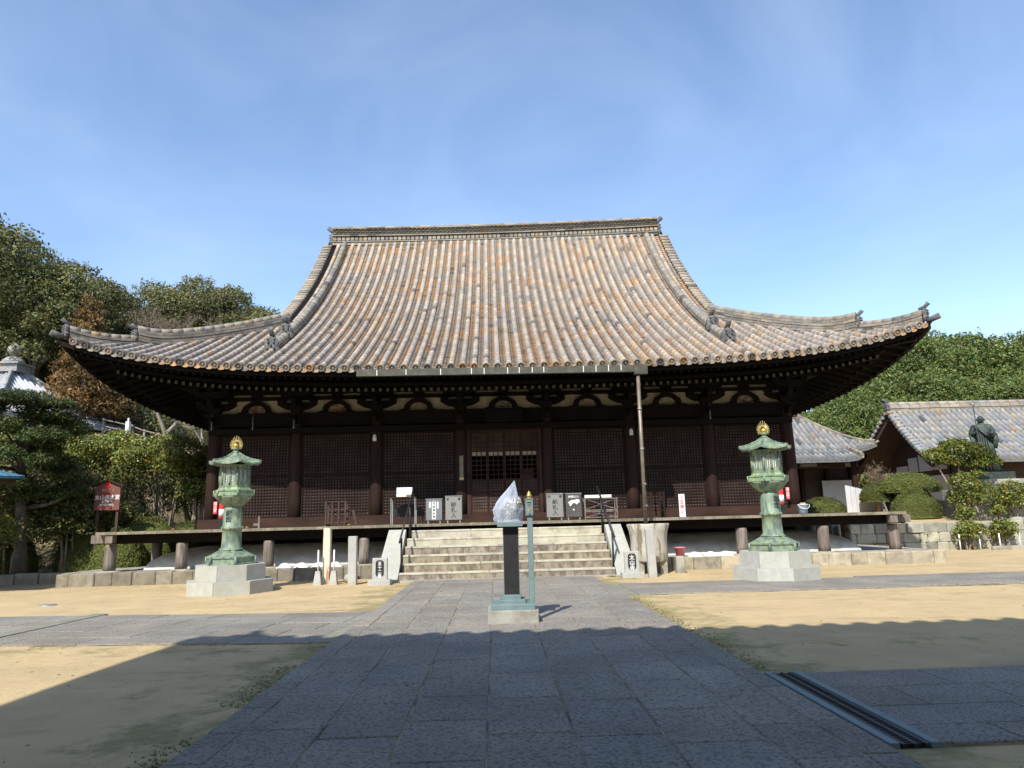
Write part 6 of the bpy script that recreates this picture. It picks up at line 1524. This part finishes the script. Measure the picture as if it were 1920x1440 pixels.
dk = tree_proto('evergreen_tree', 'x', 'tree', (-34.25, 44, 12), 13, 4.4, M['leaf_dark'], 26000, .22, 11, G1, nl=26, vert=1.25)
fit(dk, [(-34.25, 44, 22.4, 5.0), (-30.58, 43, 20.9, 4.3), (-28.0, 43, 18.5, 3.6), (-35.7, 49, 19.4, 4.6), (-31.9, 48, 17.1, 3.8), (-29.6, 47, 14.6, 3.1), (-39.1, 47, 16.2, 4.6), (-38.4, 46, 21.0, 5.0), (-37.5, 42, 22.8, 5)], 4.4, 13,
    ['tall dark evergreen tree rising highest at the left edge', 'dark evergreen tree, second down from the top at the left edge', 'dark evergreen tree above the orange conifer on its left', 'dark evergreen tree in mid slope behind the stone orb', 'dark evergreen tree right of the stone orb', 'small dark evergreen tree under the left roof corner tip', 'dark evergreen tree at the left edge level with the stone orb', 'dark evergreen tree filling the middle of the left edge', 'dark evergreen tree just outside the upper left corner of the wood'], drop=1.5)
md = tree_proto('broadleaf_tree', 'x', 'tree', (-27.6, 46, 12), 9, 3.0, M['leaf_olive'], 14000, .19, 12, G1, nl=16)
fit(md, [(-27.4, 46, 18.9, 2.9), (-31.3, 45.5, 12.5, 2.4), (-28.2, 45.5, 12.2, 1.7), (-21.3, 43, 9.2, 2.0), (-19.1, 46, 8.1, 2.0)], 3.0, 9,
    ['sunlit olive tree between the dark wood and the orange conifer', 'small bright olive tree just behind the stone orb', 'small olive tree below the left roof corner', 'olive shrub-like tree under the left eave above the tiled roof', 'olive tree in the gap between eave and fence'], drop=.6)
ol = tree_proto('rounded_tree', 'x', 'tree', (-23.45, 54, 12), 10, 3.8, M['leaf_olive'], 24000, .20, 13, 'rounded olive trees on the far ridge', nl=18, bark='palebark', bottom=-.25)
fit(ol, [(-28.07, 52, 19.2, 3.4), (-25.84, 53, 20.4, 3.7), (-23.2, 54, 21.1, 3.8), (-20.1, 53, 19.9, 3.7), (-17.2, 52, 17.9, 3.5), (-14.2, 54, 16.8, 3.2)], 3.8, 10,
    ['rounded olive tree on the far ridge, right behind the orange conifer', 'rounded olive tree on the far ridge, second from the orange conifer', 'rounded olive tree at the top of the far ridge', 'rounded olive tree on the far ridge, right of the topmost one', 'rounded olive tree on the far ridge sloping down to the roof', 'rounded olive tree on the far ridge, mostly hidden by the tiled roof'], drop=1.2)
# orange conifer
def conifer(x, y, z, H, r, label):
    t = thing('rusty_conifer', label, 'tree', (x, y, z), None)
    b = MB(); b.tube([(x, y, z - .3), (x, y, z + H)], [.22, .03], 8); b.build('trunk', M['bark'], t)
    lobes = []; rr = random.Random(4)
    for k in range(34):
        f = k / 34; a = k * 2.4; q = r * (1 - f) ** .8 * .62 + .1; s = (.30 + .42 * (1 - f)) * r * .55
        lobes.append((x + q * math.cos(a), y + q * math.sin(a), z + H * (.18 + .78 * f), s, s, s * .9))
    leaf_mesh('crown', lobes, 12000, .2, M['leaf_orange'], t, 9, asp=.4, hue=.25)
conifer(-23.2, 40, 6.6, 8.4, 2.1, 'rusty orange conifer standing out against the green wood')
un = tree_proto('autumn_shrub', 'x', 'shrub', (-21.3, 36, 8), 3.2, 1.6, M['leaf_autumn'], 5000, .17, 15, 'autumn shrubs under the left eave', nl=10, hue=.35)
fit(un, [(-25.4, 44, 11.5, 1.3), (-23.9, 43.5, 9.8, 1.0), (-22.6, 41, 9.8, 1.5), (-18.9, 44.5, 6.9, 1.0), (-17.4, 45.0, 6.5, .9), (-16.4, 45.5, 6.1, .9)], 1.6, 3.2,
    ['orange leaved shrub hanging just under the left roof corner', 'rusty shrub above the grey tiled hip roof on the left', 'rusty brown shrub deeper in the wood under the eave', 'orange brown bush behind the upper part of the rail fence', 'orange brown bush behind the middle of the rail fence', 'orange brown bush behind the lower part of the rail fence'])
# broad trees standing outside the frame: one beside the pavilion (its shade falls under the pine), and an added row behind the gate that blocks skylight
camp = tree_proto('shade_tree', 'broad evergreen tree beside the basin pavilion, outside the left edge', 'tree', (-17.1, 18.4, 0), 5.6, 2.5, M['leaf_dark'], 9000, .22, 14, None, nl=14)
for k, (x, y, r) in enumerate(((-26, -17, 7.8), (-16, -18, 7.8), (-7, -20, 8), (7, -20, 8), (16, -18, 7.8), (26, -17, 7.8), (-28, -5, 6.8), (24, -6, 6.4))):
    c = copy_tree(camp, (x, y, 0), '%s unseen evergreen tree added behind the gate to block skylight, counted from the pavilion side' % ['first', 'second', 'third', 'fourth', 'fifth', 'sixth', 'seventh', 'eighth'][k]); c.scale = (r / 2.5,) * 3; c.rotation_euler = (0, 0, k); c['group'] = 'added skylight-blocking trees behind the gate'
# bare trees
def bare_tree(x, y, z, H, r, label, seed, thick=.16, lean=0.0, twigs=1500, grp='bare trees on the left slope'):
    t = thing('bare_tree', label, 'tree', (x, y, z), grp); rr = random.Random(seed); b = MB(); tips = []
    def grow(p, d, L_, r_, depth):
        q = p + d * L_; mid = p.lerp(q, .5) + Vector((rr.uniform(-1, 1), rr.uniform(-1, 1), 0)) * L_ * .06
        b.tube([p, mid, q], [r_, r_ * .82, r_ * .62], 6 if depth > 2 else 4, cap=False)
        if depth == 0: tips.append(q); return
        for k in range(rr.choice((2, 3)) if depth > 1 else 3):
            nd = (d + Vector((rr.uniform(-1, 1), rr.uniform(-1, 1), rr.uniform(-.15, .6))) * .62).normalized(); grow(q, nd, L_ * rr.uniform(.62, .8), r_ * .58, depth - 1)
    grow(Vector((x, y, z - .2)), Vector((lean, 0, 1)).normalized(), H * .34, thick, 5); b.build('trunk', M['palebark'], t)
    if twigs:
        # finest twigs: thin slivers around the tips
        lob = [(p.x, p.y, p.z, .35, .35, .35) for p in tips][:260]
        leaf_mesh('twigs', lob, twigs, .34, M['twig'], t, seed, shell=(0, 1.2), asp=.05, hue=.05)
bare_tree(-22.7, 46.5, 7.2, 8.0, 2.5, 'bare pale tree before the rounded trees, left one of the pair', 21)
bare_tree(-20.5, 45.5, 6.8, 8.2, 2.5, 'bare pale tree before the rounded trees, right one of the pair', 22)
bare_tree(-19.6, 41.5, 5.2, 5.5, 2, 'leaning pale trunk behind the rail fence, next to the white post', 23, .24, .22, 900)
bare_tree(-16.9, 41.8, 4.6, 4.8, 2, 'thin bare tree behind the middle of the rail fence', 24, .14, -.1, 900)
bare_tree(-15.6, 41.5, 4.4, 4.6, 2, 'thin bare tree behind the rail fence, close to the temple corner', 25, .14, .1, 700)
bare_tree(17.9, 33.2, 1.3, 2.0, 1, 'small leafless shrub by the white fence panel', 26, .05, -.2, 700, 'bare shrubs on the right')

# right wood
G2 = 'trees behind the right terrace'
rt = tree_proto('camphor_tree', 'x', 'tree', (26, 47, 2), 11, 3.4, M['leaf_mid'], 24000, .20, 31, G2, nl=26, vert=1.15, up=.4)
fit(rt, [(20.0, 44, 7.6, 2.6), (23.1, 46, 10.0, 3.1), (26.0, 48, 12.0, 3.4), (29.4, 47, 13.1, 3.2), (32.5, 50, 13.9, 3.8), (35.6, 47, 13.2, 3.4), (38.8, 48, 13.2, 3.6), (42, 48, 12.9, 3.6),
        (21.3, 43, 7.2, 2.2), (23.4, 42.5, 8.6, 2.3), (26.2, 43.5, 9.9, 2.8), (29.2, 42.5, 9.2, 2.5), (32.0, 43.5, 10.2, 3.0), (35.2, 42.3, 9.3, 2.6), (38.6, 43, 9.6, 2.9)], 3.4, 11,
    ['bright green tree rising beside the temple hall wall above the small hall', 'bright green tree, second along the upper outline from the temple eave', 'bright green tree, third along the upper outline from the temple eave', 'bright green tree, fourth along the upper outline, above the end of the long ridge', 'bright green tree, highest in the right wood', 'bright green tree in the back row at the right, near the frame edge', 'bright green tree cut by the right frame edge in the back row', 'bright green tree beyond the right frame edge',
     'lower green tree right behind the small hall roof', 'lower green tree in front row, above the gap of the two tiled roofs', 'lower green tree in front row, above the gable of the long hall', 'lower green tree in front row behind the ridge, left of the statue', 'lower green tree in front row behind the ridge, above the statue', 'lower green tree in front row behind the ridge at the right edge', 'lower green tree in front row beyond the right frame edge'])
sm = tree_proto('dark_shrub_tree', 'x', 'tree', (20.5, 41, 1.3), 3.3, 1.6, M['leaf_dark'], 6000, .16, 33, 'dark shrub trees between the right halls', nl=10)
fit(sm, [(20.6, 41, 4.9, 1.7), (19.3, 40.2, 3.4, 1.2), (17.9, 44.5, 7.0, 2.2), (14.9, 45, 6.6, 2.0)], 1.6, 3.3, ['dark shrub tree in the gap between the small hall and the long hall', 'dark low bush deep in the gap right of the small hall', 'dark bluish tree seen through between temple wall and wood', 'dark tree behind the small hall next to the temple wall'])

# left foreground pine with cloud-pruned pads
def pine():
    t = thing('cloud_pine', 'dark cloud-pruned pine with flat foliage pads at the left edge', 'pine tree', (-14.4, 22.4, .3))
    pads = [(-14.9, 22, 5.45, 1.2, .42), (-14.2, 22.6, 5.0, 1.0, .4), (-14.4, 22.8, 2.6, 1.1, .6), (-13.3, 22.6, 2.7, .5, .4), (-13.85, 22.3, 5.35, .62, .28), (-14.85, 21.6, 4.6, .72, .42), (-13.6, 21.5, 4.25, .74, .42), (-14.5, 21.2, 3.75, .60, .42), (-13.55, 21.4, 3.55, .48, .36), (-13.4, 22.3, 3.15, .45, .3), (-14.6, 21.6, 2.9, .7, .35), (-16.1, 22, 5.2, .9, .5), (-15.5, 21.2, 3.9, .9, .5), (-13.9, 23.0, 4.7, .9, .5), (-14.9, 22.9, 4.0, 1.0, .6), (-13.9, 22.9, 3.5, .8, .5), (-16.2, 22.5, 3.0, 1.0, .6), (-16.2, 23, 5.75, .8, .4)]
    lobes = []
    rr = random.Random(8)
    for (x, y, z, r, h) in pads:
        lobes.append((x, y, z, r * .72, r * .72, h * .75))
        for k in range(7): a = k * .9 + rr.random(); lobes.append((x + r * .58 * math.cos(a), y + r * .58 * math.sin(a), z + rr.uniform(-.08, .06), r * .40, r * .40, h * .52))
    tb = trunk_mb((-14.5, 22.4, .2), (-14.7, 22.3, 5.5), .19, .07, [((x, y, z - h * .3), min(.95, max(.25, (z - .6) / 5.6))) for x, y, z, r, h in pads], 3, .22); tb.build('trunk', M['bark'], t)
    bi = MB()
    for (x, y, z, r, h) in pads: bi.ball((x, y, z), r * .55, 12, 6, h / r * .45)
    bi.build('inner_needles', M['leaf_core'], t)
    leaf_mesh('foliage', lobes, 60000, .115, M['leaf_pine'], t, 5, asp=.26, up=.7, rnds=.7, bottom=-.7, cmin=.6, cmax=1.5, hue=.2)
pine()
# camellias
def camellia(x, y, z, H, r, label, seed, n=9000, m='leaf_cam', grp='camellia trees behind the sign', full=0):
    t = thing('camellia_tree' if not full else 'leafy_bush', label, 'shrub tree' if not full else 'bush', (x, y, z), grp); cz = z + H - r * (.62 if not full else full)
    lobes = dome_lobes(x, y, cz, r, r * (.68 if not full else full), 13 if not full else 18, seed, .46); rr = random.Random(seed)
    if full: lobes += [(x, y, cz - r * .15, r * .75, r * .75, r * full * .8)]
    b = MB(); rr = random.Random(seed)
    for k in range(6):
        a = rr.uniform(0, 6.28); q = r * rr.uniform(.1, .5); e = (x + q * math.cos(a), y + q * math.sin(a), cz); s = (x + .12 * math.cos(a), y + .12 * math.sin(a), z - .15)
        b.tube([s, ((s[0] + e[0]) / 2 + rr.uniform(-.1, .1), (s[1] + e[1]) / 2, (s[2] + e[2]) / 2), e], [.055, .045, .03], 6)
    b.build('trunk', M['palebark'], t); leaf_mesh('crown', lobes, n, .105, M[m], t, seed, asp=.5, hue=.3, cmin=.6, cmax=1.6, noise=.22, bottom=-.4)
camellia(-15.3, 26.3, 1.0, 3.75, 1.35, 'glossy camellia tree left of the sign, partly behind the pine', 41)
camellia(-13.9, 26.6, 1.0, 3.75, 1.15, 'glossy camellia tree above the red brown sign board', 42)
camellia(-12.15, 26.4, .8, 3.7, 1.3, 'glossy camellia tree in the middle, right of the sign board', 43, 10500)
camellia(-10.95, 26.9, .8, 3.2, .85, 'smaller glossy camellia tree next to the left corner of the hall', 44, 6000)
camellia(-10.7, 25.6, .6, 2.45, .55, 'small camellia on two thin stems near the left hall corner', 45, 3500)
camellia(-16.7, 26.0, 1.0, 4.2, 1.4, 'glossy camellia tree behind the pine pads at the left edge', 46)
# dark understory at the left edge
for k, (x, y, z, H, r, lab) in enumerate(((-15.2, 22.9, .2, 2.2, 1.1, 'dark leafy bush in deep shade under the pine, leftmost'), (-13.9, 23.6, .3, 2.1, .95, 'dark leafy bush in deep shade under the pine, beside the sign'), (-12.9, 24.6, .3, 2.0, .9, 'dark leafy bush in the shade below the sign board'), (-16.3, 24.6, .4, 3.2, 1.4, 'tall dark bush in the shade at the left edge behind the pine trunk'), (-14.5, 25.0, .5, 2.9, 1.2, 'dark bush in the shade behind the pine, under the camellias'), (-12.6, 18.3 + 2.8, .1, 1.25, .5, 'low sunlit bush in front of the pine at the left edge'))):
    if k == 5: x, y, z, H, r = -14.35, 20.6, .2, 1.75, .55
    camellia(x, y, z, H, r, lab, 50 + k, 7000 if k < 5 else 2500, 'leaf_dark' if k < 5 else 'leaf_cam', 'bushes in the shade at the left', full=.95)
for k, (x, y, z, H, r, lab) in enumerate(((-16.8, 29.5, 2.0, 3.0, 1.9, 'dense dark bush behind the camellias, far left one'), (-14.2, 29.5, 1.6, 2.9, 1.8, 'dense dark bush behind the camellia stems above the sign board'), (-12.1, 29.2, 1.0, 2.9, 1.5, 'dense dark bush behind the camellia stems right of the sign board'))):
    camellia(x, y, z, H, r, lab, 90 + k, 9000, 'leaf_dark', 'dark bushes behind the camellias', full=.9)
# clipped hedges
def hedge(x, y, z, rx, ry, h, label, seed, n=9000, m='leaf_hedge', grp='clipped azalea mounds', size=.05):
    t = thing('clipped_bush', label, 'hedge', (x, y, z), grp)
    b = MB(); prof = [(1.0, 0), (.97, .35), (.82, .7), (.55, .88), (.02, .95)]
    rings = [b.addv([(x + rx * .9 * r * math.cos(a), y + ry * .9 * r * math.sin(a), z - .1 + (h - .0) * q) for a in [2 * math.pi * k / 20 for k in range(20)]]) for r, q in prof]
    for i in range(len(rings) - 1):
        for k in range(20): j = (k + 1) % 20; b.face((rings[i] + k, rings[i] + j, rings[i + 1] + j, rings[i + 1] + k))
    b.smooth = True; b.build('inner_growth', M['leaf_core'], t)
    leaf_mesh('foliage', [(x, y, z, rx, ry, h)], n, size, M[m], t, seed, shell=(.90, 1.0), bottom=-.02, asp=.5, up=.4, noise=.035, hue=.2)
hedge(-13.4, 24.3, .3, 1.3, 1.0, 1.55, 'large dark clipped mound left of the sunlit ones, below the sign board', 60)
hedge(-11.9, 24.6, .3, 1.25, 1.0, 1.62, 'large clipped mound right of the sign board, behind the veranda end', 61)
hedge(-12.1, 23.3, .2, .85, .7, 1.35, 'smaller sunlit clipped mound in front, at the veranda corner', 62)
hedge(-10.6, 25.2, .3, 1.0, .8, 1.45, 'clipped mound touching the left end of the hall', 63)
hedge(-16.0, 23.6, .3, 1.3, 1.0, 1.3, 'clipped mound in deep shade at the left edge', 64)
hedge(14.7, 32.8, 1.2, 1.25, .8, .95, 'bright rounded clipped bush beside the right corner of the hall', 65)
hedge(17.15, 29.9, 2.25, 1.32, .8, .75, 'large domed clipped azalea on a bare stem in the middle of the right terrace', 66, 11000)
hedge(16.6, 28.7, 1.2, 1.05, .6, 1.05, 'lower clipped azalea in front of the domed one', 67)
hedge(16.0, 30.4, 1.9, .75, .6, .75, 'small clipped azalea, leftmost on the right terrace, before the white fence panel', 68)
for (x, y, z) in ((17.1, 29.9, 1.2), (16.0, 30.4, 1.2)):
    b = MB(); b.tube([(x - .05, y, z), (x + .05, y, z + .6), (x, y, z + 1.3)], [.07, .06, .05], 8); b.tube([(x, y, z + .4), (x + .35, y, z + 1.25)], [.05, .03], 6); o_ = [q for q in col.objects if q.name.startswith('clipped_bush') and abs(q.location.x - (17.15 if x > 17 else 16.0)) < .01][0]; b.build('stem', M['palebark'], o_)
# young trees on the right terrace
def flat_tree():
    t = thing('sapling_tree', 'slender pale stemmed tree with a flat yellow green crown, in front of the statue', 'tree', (17.6, 27.5, 1.0))
    b = MB(); 
    for e, m_ in (((16.9, 27.5, 3.25), (17.35, 27.5, 2.2)), ((17.75, 27.4, 3.3), (17.7, 27.5, 2.2)), ((18.6, 27.6, 3.1), (17.9, 27.5, 2.3))): b.tube([(17.6, 27.5, .85), m_, e], [.06, .045, .02], 6)
    b.build('trunk', M['palebark'], t)
    leaf_mesh('crown', [(17.0, 27.5, 3.45, .55, .5, .32), (17.7, 27.4, 3.72, .75, .6, .38), (18.4, 27.5, 3.55, .70, .6, .36), (19.0, 27.5, 3.2, .45, .45, .28), (17.3, 27.4, 3.25, .5, .5, .3), (18.5, 27.5, 3.15, .55, .5, .28), (18.3, 27.2, 2.72, .25, .2, .16)], 6500, .125, mat('yellow_green_leaves', (.135, .155, .025), (.10, .13, .022), .5, .45, 0, attr=True, trans=.25), t, 70, hue=.35, asp=.45, cmin=.6, cmax=1.5, noise=.25, bottom=-.5)
flat_tree()
def bush(x, y, z, H, r, label, seed, n=3800, grp='leafy bushes on the right terrace'):
    camellia(x, y, z, H, r, label, seed, n, 'leaf_cam', grp, full=.95)
bush(17.95, 27.2, .95, 1.62, .74, 'round glossy bush with a short trunk, in front of the slender tree', 71, 4500)
bush(19.35, 27.0, .95, 1.30, .62, 'round glossy bush at the right edge of the terrace', 72, 4000)
bush(17.0, 26.3, .62, .85, .28, 'small trailing bush hanging over the stone wall', 73, 1200)
bush(16.6, 25.6, 0, .95, .42, 'low bush at the foot of the stone wall, left one', 74, 1800)
bush(17.9, 25.7, 0, .95, .40, 'low bush at the foot of the stone wall, right one', 75, 1800)
bush(18.6, 26.8, .95, .55, .22, 'tiny dark bush between the two round glossy ones', 76, 700)
b = MB(); b.ball((19.0, 26.4, .98), .28, 9, 5, .45); one(b, 'garden_rock', M['rock'], (19.0, 26.4, .93), 'flat grey rock on the edge of the right stone wall', 'rock')

# scattered tufts of weeds and leaf litter, beyond counting
def tufts():
    g = np.random.default_rng(3); P = []
    for k in range(2600):
        s = g.choice(5, p=(.12, .38, .18, .07, .25))
        if s == 0: x, y = g.uniform(-13, -3.4), 19.78 - abs(g.normal(0, .08))
        elif s == 1: x, y = -2.34 - abs(g.normal(0, .13)), g.uniform(3, 9.2)
        elif s == 2: x = g.uniform(-13, -2.8); y = 9.40 - (x + 2.58) * .13 - .04 - abs(g.normal(0, .09))
        elif s == 3: x, y = g.uniform(3.4, 12.5), 19.82 - abs(g.normal(0, .06))
        else: x, y = 2.20 + abs(g.normal(0, .11)), g.uniform(7, 13.5)
        if math.sin(x * 3.1 + 1) + math.sin(y * 2.3 + x) + math.sin(y * 5.1) * .6 > -.5: P.append((x, y))
    for k in range(60): P.append((2.62 + g.normal(0, .05), 18.3 + g.normal(0, .04)))
    v = []; f = []
    for (x, y) in P:
        for q in range(5):
            a = g.uniform(0, 6.28); h = g.uniform(.005, .016) * (3 if y > 18.1 and y < 18.5 else 1); l = g.uniform(.008, .022); i = len(v); c, s_ = math.cos(a), math.sin(a); w2 = .004
            v += [(x - s_ * w2, y + c * w2, 0), (x + s_ * w2, y - c * w2, 0), (x + c * l, y + s_ * l, h)]; f.append((i, i + 1, i + 2))
    me = bpy.data.meshes.new('weeds'); me.from_pydata(v, [], f); me.materials.append(mat('weed_green', (.15, .17, .06), (.20, .19, .09), 3, .8)); o = bpy.data.objects.new('weeds', me); col.objects.link(o)
    o['label'] = 'short weeds and grass tufts along the paving and podium edges'; o['category'] = 'weeds'; o['kind'] = 'stuff'
tufts()

def litter():
    g = np.random.default_rng(11); v = []; f = []; n = 0
    for k in range(520):
        if g.random() < .7: x, y = g.uniform(-9, 9), g.uniform(3.2, 19.5)
        else: x, y = g.uniform(-12, -3.5), 19.6 - abs(g.normal(0, .4))
        if -2.35 < x < 2.2 and g.random() < .8: continue
        s = g.uniform(.008, .026); a = g.uniform(0, 6.28); z = .036 if (-2.35 < x < 2.2) else .002
        if (x > 2.4 and (13.8 < y < 16.3 or 4.7 < y < 6.9)) or (x < -2.4 and 9.3 < y < 14.5): z = .032
        P = [(math.cos(a) * s, math.sin(a) * s, z + g.uniform(0, .01)), (-math.sin(a) * s * .5, math.cos(a) * s * .5, z + .004), (-math.cos(a) * s, -math.sin(a) * s, z + g.uniform(0, .012)), (math.sin(a) * s * .5, -math.cos(a) * s * .5, z)]
        i = len(v); v += [(x + p[0], y + p[1], p[2]) for p in P]; f.append((i, i + 1, i + 2, i + 3))
    me = bpy.data.meshes.new('leaf_litter'); me.from_pydata(v, [], f); me.materials.append(mat('litter_brown', (.16, .10, .05), (.09, .06, .035), 30, .9)); o = bpy.data.objects.new('leaf_litter', me); col.objects.link(o)
    o['label'] = 'tiny dead leaves scattered over the sand and paving'; o['category'] = 'leaf litter'; o['kind'] = 'stuff'
litter()
